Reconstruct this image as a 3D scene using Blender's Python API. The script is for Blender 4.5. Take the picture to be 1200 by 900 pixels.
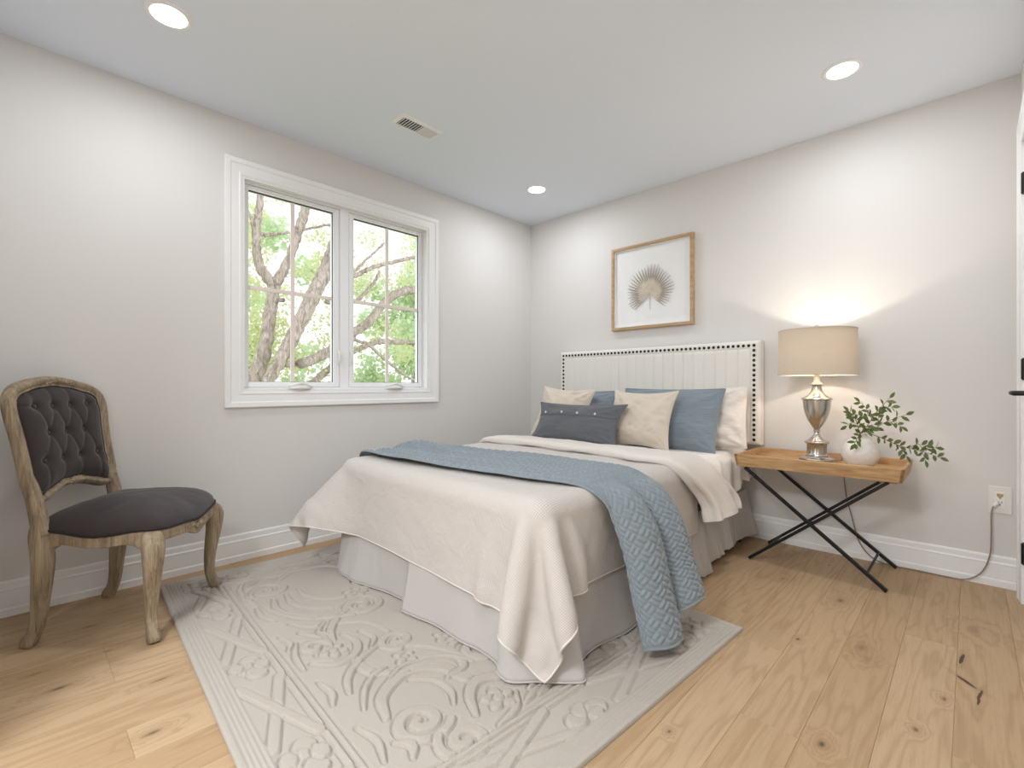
import bpy, math, random
import numpy as np
from mathutils import Vector, Matrix, noise as mnoise

for o in list(bpy.data.objects): bpy.data.objects.remove(o, do_unlink=True)
SC = bpy.context.scene
COL = SC.collection
R = math.radians
rng = np.random.default_rng(7)
random.seed(7)

# ------------------------------------------------------------------ camera, world, lights, exposure
H = 2.44
CAMP = (2.919, -3.283, 0.963)
cd = bpy.data.cameras.new('camera'); cam = bpy.data.objects.new('camera', cd); COL.objects.link(cam)
cd.sensor_fit = 'HORIZONTAL'; cd.sensor_width = 36.0; cd.lens = 36.0 * 558.6 / 1200.0
cd.shift_y = 3.0 / 1200.0
cd.clip_start = 0.01; cd.clip_end = 200
cam.location = CAMP
cam.rotation_euler = (R(90), 0, R(43.9))
SC.camera = cam

VS = SC.view_settings
SC.display_settings.display_device = 'sRGB'
VS.view_transform = 'Standard'; VS.look = 'None'; VS.gamma = 1.0; VS.use_curve_mapping = False
VS.exposure = 0.34

SKY = 1.5
DOWN_W = 4.9
FILL_W = 56.0  # power of the fill lamp added out of view
LAMP_W = 4.6
world = bpy.data.worlds.new('sky'); SC.world = world; world.use_nodes = True
bg = world.node_tree.nodes['Background']
bg.inputs['Color'].default_value = (0.89, 0.95, 1.0, 1); bg.inputs['Strength'].default_value = SKY
ROOM_W, ROOM_D = 3.09, 3.48
DOWN = [(0.62, -2.863), (2.487, -0.612), (0.576, -0.581), (2.48, -2.86)]
for (x, y) in DOWN:
    ld = bpy.data.lights.new('downlight_beam', 'AREA'); ld.shape = 'DISK'; ld.size = 0.11
    ld.energy = DOWN_W; ld.color = (0.91, 0.955, 1.0); ld.spread = R(180)
    lo = bpy.data.objects.new('downlight_beam', ld); COL.objects.link(lo); lo.location = (x, y, H - 0.012)

FILL_XY = (2.2, -4.45)  # unseen fill lamp, added behind the viewer to even out the walls
ld = bpy.data.lights.new('added_fill_beam', 'AREA'); ld.shape = 'DISK'; ld.size = 0.75; ld.energy = FILL_W; ld.color = (0.87, 0.935, 1.0)
lo = bpy.data.objects.new('added_fill_beam', ld); COL.objects.link(lo); lo.location = (*FILL_XY, H - 0.10)

# ------------------------------------------------------------------ helpers
ORG = {}
def tag(o, label=None, cat=None, group=None, kind=None):
    if label: o['label'] = label
    if cat: o['category'] = cat
    if group: o['group'] = group
    if kind: o['kind'] = kind
    return o
def empty(name, loc, rotz=0, label=None, cat=None, group=None, kind=None):
    o = bpy.data.objects.new(name, None); COL.objects.link(o)
    o.location = loc; o.rotation_euler = (0, 0, rotz); o.empty_display_size = 0.1
    ORG[o.name] = np.array(loc, float)
    return tag(o, label, cat, group, kind)

class MB:
    """collects geometry for ONE mesh object"""
    def __init__(s): s.v = []; s.f = []; s.n = 0; s.uv = []
    def add(s, V, F, uv=None):
        V = np.asarray(V, float).reshape(-1, 3)
        s.v.append(V)
        for f in F: s.f.append(tuple(int(i) + s.n for i in f))
        s.uv.append(np.zeros((len(V), 2)) if uv is None else np.asarray(uv, float))
        s.n += len(V); return s
    def box(s, lo, hi):
        x0, y0, z0 = lo; x1, y1, z1 = hi
        V = [(x0,y0,z0),(x1,y0,z0),(x1,y1,z0),(x0,y1,z0),(x0,y0,z1),(x1,y0,z1),(x1,y1,z1),(x0,y1,z1)]
        return s.add(V, [(0,3,2,1),(4,5,6,7),(0,1,5,4),(1,2,6,5),(2,3,7,6),(3,0,4,7)])
    def grid(s, P, closed_u=False, closed_v=False, uv=None, flip=False):
        P = np.asarray(P, float); nu, nv = P.shape[:2]
        idx = np.arange(nu * nv).reshape(nu, nv); F = []
        for i in range(nu if closed_u else nu - 1):
            a = idx[i]; b = idx[(i + 1) % nu]
            for j in range(nv if closed_v else nv - 1):
                k = (j + 1) % nv
                q = (a[j], b[j], b[k], a[k])
                F.append(q[::-1] if flip else q)
        return s.add(P.reshape(-1, 3), F, None if uv is None else np.asarray(uv).reshape(-1, 2))
    def tube(s, path, rad, n=10, up=None, power=2.0, caps=True, smooth_path=0):
        path = np.asarray(path, float)
        rad = np.asarray(rad, float)
        if rad.ndim == 0: rad = np.full((len(path), 2), float(rad))
        if rad.ndim == 1: rad = np.stack([rad, rad], 1)
        if smooth_path:
            path, rad = catmull(path, smooth_path), catmull(rad, smooth_path)
        m = len(path)
        T = np.gradient(path, axis=0); T /= np.linalg.norm(T, axis=1)[:, None] + 1e-12
        ref = np.array(up if up is not None else (0, 0, 1.0), float)
        rings = []
        N = None
        for i in range(m):
            t = T[i]
            if up is not None: nn = ref - t * (ref @ t)
            else:
                if N is None:
                    r0 = ref if abs(t[2]) < 0.9 else np.array((1.0, 0, 0))
                    nn = r0 - t * (r0 @ t)
                else: nn = N - t * (N @ t)
            if np.linalg.norm(nn) < 1e-6: nn = np.array((1.0, 0, 0)) - t * t[0]
            N = nn / np.linalg.norm(nn); B = np.cross(t, N)
            a = np.arange(n) * 2 * math.pi / n + math.pi / n
            c, q = np.cos(a), np.sin(a)
            c = np.sign(c) * np.abs(c) ** (2 / power); q = np.sign(q) * np.abs(q) ** (2 / power)
            rings.append(path[i] + np.outer(c * rad[i, 0], N) + np.outer(q * rad[i, 1], B))
        base = s.n
        s.grid(np.array(rings), closed_v=True)
        if caps:
            s.f.append(tuple(base + j for j in range(n)))
            s.f.append(tuple(base + (m - 1) * n + j for j in reversed(range(n))))
        return s
    def lathe(s, prof, c=(0, 0, 0), n=32, capb=True, capt=True, power=2.0):
        prof = np.asarray(prof, float); a = np.arange(n) * 2 * math.pi / n
        cx, sx = np.cos(a), np.sin(a)
        P = np.zeros((len(prof), n, 3))
        P[:, :, 0] = prof[:, :1] * cx + c[0]; P[:, :, 1] = prof[:, :1] * sx + c[1]; P[:, :, 2] = prof[:, 1:] + c[2]
        base = s.n
        s.grid(P, closed_v=True)
        if capb: s.f.append(tuple(base + j for j in reversed(range(n))))
        if capt: s.f.append(tuple(base + (len(prof) - 1) * n + j for j in range(n)))
        return s
    def build(s, name, mat=None, parent=None, smooth=True, bevel=0, auto=None, base=None, local=False, seg=2, subd=0, solid=0):
        V = np.concatenate(s.v) if s.v else np.zeros((0, 3))
        me = bpy.data.meshes.new(name)
        if parent is not None:
            org = np.zeros(3) if local else ORG[parent.name]
        else:
            lo, hi = V.min(0), V.max(0)
            org = np.array(base if base is not None else ((lo[0] + hi[0]) / 2, (lo[1] + hi[1]) / 2, lo[2]), float)
        me.from_pydata([tuple(p) for p in (V - org)], [], s.f)
        me.update()
        U = np.concatenate(s.uv)
        if np.any(U):
            lay = me.uv_layers.new(name='UVMap')
            li = np.empty(len(me.loops), int); me.loops.foreach_get('vertex_index', li)
            lay.data.foreach_set('uv', U[li].astype(np.float32).ravel())
        if smooth: me.polygons.foreach_set('use_smooth', [True] * len(me.polygons))
        o = bpy.data.objects.new(name, me); COL.objects.link(o)
        if parent is not None:
            o.parent = parent
            ORG[o.name] = org
        else:
            o.location = org; ORG[o.name] = org
        if mat: me.materials.append(mat)
        if solid:
            m = o.modifiers.new('solid', 'SOLIDIFY'); m.thickness = solid; m.offset = 0
        if bevel:
            m = o.modifiers.new('bevel', 'BEVEL'); m.width = bevel; m.segments = seg; m.limit_method = 'ANGLE'; m.angle_limit = R(40)
        if subd:
            m = o.modifiers.new('subd', 'SUBSURF'); m.levels = subd; m.render_levels = subd
        if auto is not None:
            me.set_sharp_from_angle(angle=R(auto))
        return o

def catmull(P, k):
    P = np.asarray(P, float); n = len(P)
    Q = np.vstack([2 * P[0] - P[1], P, 2 * P[-1] - P[-2]]); out = []
    for i in range(n - 1):
        p0, p1, p2, p3 = Q[i:i + 4]
        for t in np.linspace(0, 1, k, endpoint=False):
            out.append(0.5 * (2 * p1 + (p2 - p0) * t + (2 * p0 - 5 * p1 + 4 * p2 - p3) * t * t + (3 * p1 - p0 - 3 * p2 + p3) * t ** 3))
    out.append(P[-1]); return np.array(out)
def sstep(a, b, x):
    t = np.clip((x - a) / (b - a + 1e-12), 0, 1); return t * t * (3 - 2 * t)
def vnoise(X, Y, seed=0, oct=3):
    """smooth value noise on arrays"""
    X, Y = np.broadcast_arrays(np.asarray(X, float), np.asarray(Y, float))
    out = np.zeros(X.shape); amp = 1.0
    for k in range(oct):
        r = np.random.default_rng(seed + k * 17).random((64, 64)) * 2 - 1
        x = np.asarray(X) * 2 ** k + 31.7 * k; y = np.asarray(Y) * 2 ** k + 11.3 * k
        xi = np.floor(x).astype(int); yi = np.floor(y).astype(int); fx = x - xi; fy = y - yi
        fx = fx * fx * (3 - 2 * fx); fy = fy * fy * (3 - 2 * fy)
        g = lambda a, b: r[a % 64, b % 64]
        out += amp * ((g(xi, yi) * (1 - fx) + g(xi + 1, yi) * fx) * (1 - fy) + (g(xi, yi + 1) * (1 - fx) + g(xi + 1, yi + 1) * fx) * fy)
        amp *= 0.5
    return out

# ------------------------------------------------------------------ materials
class NT:
    def __init__(s, name):
        s.m = bpy.data.materials.new(name); s.m.use_nodes = True
        s.t = s.m.node_tree; s.b = s.t.nodes['Principled BSDF']; s.out = s.t.nodes['Material Output']
    def n(s, typ, **kw):
        nd = s.t.nodes.new(typ)
        for k, v in kw.items():
            if k in nd.inputs: nd.inputs[k].default_value = v
            else: setattr(nd, k, v)
        return nd
    def l(s, a, b): s.t.links.new(a, b)
    def math(s, op, a, b=None, c=None):
        nd = s.t.nodes.new('ShaderNodeMath'); nd.operation = op
        for i, v in enumerate((a, b, c)):
            if v is None: continue
            if isinstance(v, (int, float)): nd.inputs[i].default_value = v
            else: s.l(v, nd.inputs[i])
        return nd.outputs[0]
    def mix(s, fac, a, b, mode='MIX'):
        nd = s.t.nodes.new('ShaderNodeMix'); nd.data_type = 'RGBA'; nd.blend_type = mode
        for sock, v in ((nd.inputs[0], fac), (nd.inputs[6], a), (nd.inputs[7], b)):
            if isinstance(v, (int, float)): sock.default_value = v
            elif isinstance(v, tuple): sock.default_value = (*v[:3], 1)
            else: s.l(v, sock)
        return nd.outputs[2]
    def set(s, **kw):
        for k, v in kw.items():
            k = {'color': 'Base Color', 'rough': 'Roughness', 'metal': 'Metallic', 'sheen': 'Sheen Weight', 'spec': 'Specular IOR Level'}.get(k, k)
            if isinstance(v, (int, float)): s.b.inputs[k].default_value = v
            elif isinstance(v, tuple): s.b.inputs[k].default_value = (*v[:3], 1)
            else: s.l(v, s.b.inputs[k])
        return s
    def bump(s, h, strength=0.3, dist=0.002):
        nd = s.n('ShaderNodeBump'); nd.inputs['Strength'].default_value = strength; nd.inputs['Distance'].default_value = dist
        s.l(h, nd.inputs['Height']); s.l(nd.outputs[0], s.b.inputs['Normal']); return nd
    def obj(s): return s.n('ShaderNodeTexCoord').outputs['Object']
    def uv(s): return s.n('ShaderNodeTexCoord').outputs['UV']
    def mapped(s, vec, scale=(1, 1, 1), rot=(0, 0, 0)):
        nd = s.n('ShaderNodeMapping'); nd.inputs['Scale'].default_value = scale; nd.inputs['Rotation'].default_value = rot
        s.l(vec, nd.inputs['Vector']); return nd.outputs[0]
    def noise(s, vec, scale, detail=3, rough=0.5, dist=0):
        nd = s.n('ShaderNodeTexNoise'); nd.inputs['Scale'].default_value = scale; nd.inputs['Detail'].default_value = detail
        nd.inputs['Roughness'].default_value = rough; nd.inputs['Distortion'].default_value = dist
        s.l(vec, nd.inputs['Vector']); return nd.outputs[0]
    def ramp(s, fac, stops):
        nd = s.n('ShaderNodeValToRGB'); cr = nd.color_ramp
        while len(cr.elements) < len(stops): cr.elements.new(0.5)
        for e, (p, c) in zip(cr.elements, stops): e.position = p; e.color = (*c, 1)
        s.l(fac, nd.inputs[0]); return nd.outputs[0]
def srgb(r, g, b):
    f = lambda c: (c / 255 / 12.92) if c / 255 <= 0.04045 else ((c / 255 + 0.055) / 1.055) ** 2.4
    return (f(r), f(g), f(b))

def m_paint(name, col, rough=0.6, bump=0.06):
    t = NT(name); v = t.obj(); nz = t.noise(v, 90, 3)
    t.set(color=t.mix(nz, tuple(c * 0.985 for c in col), col), rough=rough, spec=0.3); t.bump(nz, bump, 0.001); return t.m
def m_plain(name, col, rough=0.5, metal=0.0, bump=0.0, scale=200, spec=0.5, var=0.06):
    t = NT(name); v = t.obj(); nz = t.noise(v, scale, 2)
    t.set(color=t.mix(nz, tuple(c * (1 - var) for c in col), tuple(min(1, c * (1 + var)) for c in col)), rough=rough, metal=metal, spec=spec)
    if bump: t.bump(nz, bump, 0.001)
    return t.m
def m_fabric(name, col, var=0.1, weave=900, bump=0.25, rough=0.9, sheen=0.15, slub=None):
    """woven cloth: fine crossed threads, soft cloudy tone"""
    t = NT(name); v = t.obj()
    a = t.noise(t.mapped(v, (1, 1, 6)), weave * 0.35, 2); b = t.noise(t.mapped(v, (6, 6, 1)), weave * 0.35, 2)
    w = t.math('ADD', t.math('MULTIPLY', a, 0.5), t.math('MULTIPLY', b, 0.5))
    c = t.mix(w, tuple(x * (1 - 2 * var) for x in col), tuple(min(1, x * (1 + 2 * var)) for x in col))
    t.set(color=c, rough=rough, spec=0.15, sheen=sheen); t.b.inputs['Sheen Roughness'].default_value = 0.5
    t.bump(w, bump, 0.0015); return t.m
def m_wood(name, dark, light, scale=1.0, axis=2, rough=0.55, bump=0.2):
    t = NT(name); v = t.obj(); sc = [14, 14, 14]; sc[axis] = 1.6
    g = t.noise(t.mapped(v, tuple(x * scale for x in sc)), 3.0, 5, 0.6, 0.6)
    sc2 = [120, 120, 120]; sc2[axis] = 5
    f = t.noise(t.mapped(v, tuple(x * scale for x in sc2)), 2.0, 3)
    k = t.math('ADD', t.math('MULTIPLY', g, 0.75), t.math('MULTIPLY', f, 0.35))
    t.set(color=t.ramp(k, [(0.35, dark), (0.68, light)]), rough=rough, spec=0.3); t.bump(f, bump, 0.001); return t.m

M = {}
M['wall'] = m_paint('wall_paint', srgb(227, 224, 221), 0.65)
M['ceiling'] = m_paint('ceiling_paint', srgb(236, 242, 251), 0.8)
M['trim'] = m_paint('trim_paint', srgb(246, 245, 244), 0.35, 0.02)
M['vinyl'] = m_plain('window_vinyl', srgb(248, 248, 249), 0.35)
M['muntin'] = m_plain('muntin_bar', srgb(240, 226, 217), 0.4)
M['black'] = m_plain('black_metal', (0.006, 0.006, 0.0065), 0.5, spec=0.4)
M['gasket'] = m_plain('dark_gasket', (0.05, 0.05, 0.055), 0.6)
M['nickel'] = m_plain('brushed_nickel', (0.56, 0.53, 0.49), 0.24, 1.0, 0.05, 400)
M['white_plastic'] = m_plain('white_plastic', srgb(238, 236, 232), 0.3)
M['ivory'] = m_plain('receptacle_face', srgb(245, 243, 238), 0.3)
M['ochre'] = m_plain('ochre_sticker', srgb(196, 170, 120), 0.6)
M['lens'] = m_plain('lens', (1, 1, 1))
t = NT('lit_lens'); t.b.inputs['Emission Color'].default_value = (1, 0.97, 0.92, 1); t.b.inputs['Emission Strength'].default_value = 6; M['lens'] = t.m
t = NT('glass'); fr = t.n('ShaderNodeFresnel', IOR=1.45); ge = t.n('ShaderNodeNewGeometry'); ff = t.math('MULTIPLY', fr.outputs[0], t.math('SUBTRACT', 1.0, ge.outputs['Backfacing'])); tr = t.n('ShaderNodeBsdfTransparent'); gl = t.n('ShaderNodeBsdfGlossy', Roughness=0.0)
mx = t.n('ShaderNodeMixShader'); t.l(ff, mx.inputs[0]); t.l(tr.outputs[0], mx.inputs[1]); t.l(gl.outputs[0], mx.inputs[2]); t.l(mx.outputs[0], t.out.inputs['Surface']); M['glass'] = t.m

# --- oak floor: per-plank random tone, cathedral grain bending round knots
FLO = (2.428 - 0.152 * 17, 0.152)
KNOTS = [(2.63,-1.12,.04,.08,.55),(2.655,-1.20,.03,.06,.4),(2.63,-1.78,.024,.04,.95),(2.444,-1.218,.013,.024,1.0),(2.497,-.714,.03,.06,.8),
         (2.86,-1.30,.014,.03,.8),(2.808,-1.533,.016,.025,.8),(2.313,-2.02,.012,.02,.8),(2.93,-.66,.05,.09,.45),(.822,-3.19,.02,.06,.9),
         (1.28,-3.02,.02,.05,.8),(.655,-3.05,.014,.03,.7),(.66,-3.24,.016,.06,.7),(1.0,-2.955,.014,.06,.8),(.37,-3.08,.016,.05,.7),(2.24,-.62,.015,.03,.6)]
CRACKS = [(2.896,-.965,.0055,.045,.1),(2.912,-1.135,.0085,.028,-.9),(2.940,-1.215,.0035,.055,.15)]
def m_floor():
    t = NT('oak_floor'); v = t.obj()
    at = t.n('ShaderNodeAttribute', attribute_name='plank'); sep = t.n('ShaderNodeSeparateColor'); t.l(at.outputs['Color'], sep.inputs[0])
    r1, r2, r3 = sep.outputs
    off = t.n('ShaderNodeCombineXYZ'); t.l(t.math('MULTIPLY', r2, 7.0), off.inputs[0]); t.l(t.math('MULTIPLY', r3, 23.0), off.inputs[1]); t.l(t.math('MULTIPLY', r1, 5.0), off.inputs[2])
    va = t.n('ShaderNodeVectorMath', operation='ADD'); t.l(v, va.inputs[0]); t.l(off.outputs[0], va.inputs[1]); q = va.outputs[0]
    xyz = t.n('ShaderNodeSeparateXYZ'); t.l(v, xyz.inputs[0]); X, Y = xyz.outputs[0], xyz.outputs[1]
    bend = None; dark = None; KN = t.noise(t.mapped(v, (1, .6, 1)), 38, 3, .6)
    for (kx, ky, rx, ry, st) in KNOTS:
        dx = t.math('DIVIDE', t.math('SUBTRACT', X, kx), rx); dy = t.math('DIVIDE', t.math('SUBTRACT', Y, ky), ry)
        d2 = t.math('ADD', t.math('MULTIPLY', dx, dx), t.math('MULTIPLY', dy, dy))
        d2 = t.math('MULTIPLY', d2, t.math('ADD', t.math('MULTIPLY', KN, 3.2), 0.1))
        g = t.math('MULTIPLY', t.math('EXPONENT', t.math('MULTIPLY', d2, -0.35)), st)
        k = t.math('MULTIPLY', t.math('EXPONENT', t.math('MULTIPLY', d2, -3.0)), st)
        bend = g if bend is None else t.math('ADD', bend, g)
        dark = k if dark is None else t.math('ADD', dark, k)
    warp = t.noise(t.mapped(q, (5.0, 0.55, 1)), 1.3, 3, 0.55)
    ph = t.math('ADD', t.math('MULTIPLY', warp, 62.0), t.math('MULTIPLY', bend, 26.0))
    ring = t.math('ADD', t.math('MULTIPLY', t.math('SINE', ph), 0.5), 0.5)
    fine = t.noise(t.mapped(q, (160, 3.5, 1)), 1.0, 4, 0.65)
    pores = t.noise(t.mapped(q, (420, 12, 1)), 1.0, 2, 0.6)
    cloud = t.noise(t.mapped(q, (3.2, 0.9, 1)), 1.0, 3, 0.6)
    base = t.mix(r1, srgb(190, 160, 124), srgb(214, 186, 152))
    base = t.mix(t.math('MULTIPLY', cloud, 0.55), base, srgb(184, 152, 116))
    c = t.mix(t.math('MULTIPLY', t.math('POWER', ring, 3.0), 0.30), base, srgb(152, 118, 82))
    c = t.mix(t.math('MULTIPLY', t.math('POWER', fine, 2.0), 0.55), c, srgb(156, 124, 90))
    c = t.mix(t.math('MULTIPLY', t.math('GREATER_THAN', pores, 0.60), 0.12), c, srgb(130, 100, 70))
    c = t.mix(t.math('MINIMUM', t.math('MULTIPLY', bend, 0.30), 0.35), c, srgb(150, 114, 78))
    c = t.mix(t.math('MINIMUM', t.math('MULTIPLY', t.math('POWER', dark, 1.6), 1.0), 0.85), c, srgb(66, 48, 34))
    # small random knots
    vo = t.n('ShaderNodeTexVoronoi'); vo.inputs['Scale'].default_value = 1.0; t.l(t.mapped(q, (6.5, 2.2, 1)), vo.inputs['Vector'])
    kn = t.math('LESS_THAN', t.math('ADD', vo.outputs['Distance'], t.math('MULTIPLY', fine, 0.05)), 0.055)
    c = t.mix(t.math('MULTIPLY', kn, 0.75), c, srgb(70, 47, 30))
    for (kx, ky, rx, ry, sl) in CRACKS:
        wob = t.math('MULTIPLY', t.math('SUBTRACT', t.noise(v, 10, 2), 0.5), 0.03)
        dx = t.math('DIVIDE', t.math('ADD', t.math('SUBTRACT', t.math('SUBTRACT', X, kx), t.math('MULTIPLY', t.math('SUBTRACT', Y, ky), sl)), wob), rx)
        dy = t.math('DIVIDE', t.math('SUBTRACT', Y, ky), ry)
        d2 = t.math('ADD', t.math('MULTIPLY', dx, dx), t.math('MULTIPLY', dy, dy))
        c = t.mix(t.math('LESS_THAN', d2, 1.0), c, srgb(48, 40, 35))
        c = t.mix(t.math('MULTIPLY', t.math('EXPONENT', t.math('MULTIPLY', d2, -0.25)), 0.35), c, srgb(128, 96, 66))
    t.set(color=c, rough=t.math('ADD', t.math('MULTIPLY', fine, 0.2), 0.42), spec=0.35)
    t.bump(t.math('SUBTRACT', t.math('MULTIPLY', fine, 0.6), t.math('MULTIPLY', dark, 0.6)), 0.12, 0.001)
    return t.m
M['floor'] = m_floor()
M['tray_floor'] = m_wood('added_hall_oak', srgb(180, 148, 112), srgb(206, 176, 140), .4, 1)  # boards for the added hall out of view
M['shade_gap'] = m_plain('subfloor', (0.05, 0.035, 0.025), 0.9)

# ------------------------------------------------------------------ the room shell
def struct(o, label=None): return tag(o, label, None, None, 'structure')
def make_floor():
    x0, x1, y0, y1 = 0.0, ROOM_W, -ROOM_D, 0.0
    e = []; k = 0
    BUTT = {16 + 3: [-1.59], 16 + 4: [-1.37, -0.647], 16: [-1.80], 16 + 2: [-0.88], 4: [-3.06], 5: [-3.06], 8: [-3.07]}
    rr = random.Random(3)
    mb = MB(); cols = []
    gw = 0.0009
    i = 0
    while True:
        a = FLO[0] + FLO[1] * i; b = a + FLO[1]
        if a >= x1: break
        if b > x0:
            cuts = [y0] ; j = i - 1
            if j in BUTT: c = sorted(BUTT[j])
            else: c = []
            # add further joints so planks stay 0.6-1.9 m long
            ys = [y0 - 0.01] + c + [y1 + 0.01]; full = [ys[0]]
            for p, q in zip(ys[:-1], ys[1:]):
                while q - full[-1] > 2.1:
                    full.append(full[-1] + rr.uniform(0.8, 1.7) if q - full[-1] > 2.4 else (full[-1] + q) / 2)
                full.append(q)
            for p, q in zip(full[:-1], full[1:]):
                lo = (max(a, x0), max(p, y0)); hi = (min(b, x1), min(q, y1))
                if hi[0] - lo[0] < 0.004: continue
                v = [(lo[0], lo[1], -0.0015), (hi[0], lo[1], -0.0015), (hi[0], hi[1], -0.0015), (lo[0], hi[1], -0.0015),
                     (lo[0] + gw, lo[1] + gw, 0), (hi[0] - gw, lo[1] + gw, 0), (hi[0] - gw, hi[1] - gw, 0), (lo[0] + gw, hi[1] - gw, 0)]
                mb.add(v, [(4, 5, 6, 7), (0, 1, 5, 4), (1, 2, 6, 5), (2, 3, 7, 6), (3, 0, 4, 7)])
                col = (rr.random(), rr.random(), rr.random(), 1); cols += [col] * 8
        i += 1
    n0 = mb.n
    mb.box((x0 - 0.15, y0 - 0.15, -0.12), (x1 + 0.15, y1 + 0.15, -0.0016)); cols += [(0, 0, 0, 1)] * (mb.n - n0)
    o = mb.build('floor', M['floor'], smooth=False, base=(0, 0, 0))
    at = o.data.color_attributes.new('plank', 'FLOAT_COLOR', 'POINT')
    at.data.foreach_set('color', np.array(cols, np.float32).ravel())
    return struct(o)
make_floor()
struct(MB().box((-0.15, -ROOM_D - 0.15, H), (ROOM_W + 0.15, 0.15, H + 0.12)).build('ceiling', M['ceiling'], smooth=False))
# left wall with window opening
WY0, WY1, WZ0, WZ1 = -2.415, -1.155, 0.935, 2.135
mb = MB()
mb.box((-0.15, -ROOM_D - 0.15, 0), (0, WY0, H)).box((-0.15, WY1, 0), (0, 0.15, H)).box((-0.15, WY0, 0), (0, WY1, WZ0)).box((-0.15, WY0, WZ1), (0, WY1, H))
struct(mb.build('wall_left', M['wall'], smooth=False))
struct(MB().box((0, 0, 0), (ROOM_W, 0.15, H)).build('wall_back', M['wall'], smooth=False))
# front wall behind the viewer, with an opening added to let fill light in
EX0, EX1, EZ = 1.2, 3.04, 2.25
mb = MB(); mb.box((0, -ROOM_D - 0.15, 0), (EX0, -ROOM_D, H)).box((EX1, -ROOM_D - 0.15, 0), (ROOM_W, -ROOM_D, H)).box((EX0, -ROOM_D - 0.15, EZ), (EX1, -ROOM_D, H))
struct(mb.build('wall_front', M['wall'], smooth=False))
HY, HX0, HX1 = -5.4, 0.15, 4.1  # made-up hall, never in view: houses the fill lamp and bounces its light
struct(MB().box((HX0, HY, -.1), (HX1, -ROOM_D - .15, -.0005)).build('floor_added_hall', M['tray_floor'], smooth=False))
struct(MB().box((HX0, HY, H), (HX1, -ROOM_D - .15, H + .1)).build('ceiling_added_hall', M['ceiling'], smooth=False))
mb = MB(); mb.box((HX0 - .1, HY - .1, 0), (HX0, -ROOM_D - .15, H)).box((HX1, HY - .1, 0), (HX1 + .1, -ROOM_D - .15, H)).box((HX0, HY - .1, 0), (HX1, HY, H)).box((ROOM_W + .15, -ROOM_D - .15, 0), (HX1, -ROOM_D - .05, H))
struct(mb.build('wall_added_hall', M['wall'], smooth=False))
DY0, DY1, DZ = -0.975, -0.195, 2.05
mb = MB()
mb.box((ROOM_W, -ROOM_D - 0.15, 0), (ROOM_W + 0.15, DY0, H)).box((ROOM_W, DY1, 0), (ROOM_W + 0.15, 0.15, H)).box((ROOM_W, DY0, DZ), (ROOM_W + 0.15, DY1, H))
struct(mb.build('wall_right', M['wall'], smooth=False))

def sweep_profile(mb, path, prof, closed=False):
    """path: list of (point, a-dir, b-dir); profile (a,b) placed as p + a*A + b*B, ends capped"""
    P = np.array([[np.array(p) + a * np.array(A) + b * np.array(B) for (a, b) in prof] for (p, A, B) in path])
    base = mb.n
    mb.grid(P, closed_u=closed, closed_v=True)
    if not closed:
        n = len(prof)
        mb.f.append(tuple(base + j for j in range(n))); mb.f.append(tuple(base + (len(path) - 1) * n + j for j in reversed(range(n))))
    return mb
BB = [(0, 0), (0.017, 0), (0.017, 0.030), (0.012, 0.036), (0.012, 0.106), (0.0135, 0.110), (0.0085, 0.118), (0.0085, 0.140), (0.006, 0.147), (0, 0.148)]
def baseboard(name, p0, p1, A):
    mb = sweep_profile(MB(), [(p0, A, (0, 0, 1)), (p1, A, (0, 0, 1))], BB)
    return struct(mb.build(name, M['trim'], smooth=False))
baseboard('baseboard_left', (0, -ROOM_D, 0), (0, -0.017, 0), (1, 0, 0))
baseboard('baseboard_back', (0, 0, 0), (ROOM_W, 0, 0), (0, -1, 0))
baseboard('baseboard_front', (0.017, -ROOM_D, 0), (EX0 - .02, -ROOM_D, 0), (0, 1, 0))
baseboard('baseboard_right', (ROOM_W, -ROOM_D + 0.017, 0), (ROOM_W, DY0 - 0.09, 0), (-1, 0, 0))

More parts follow.
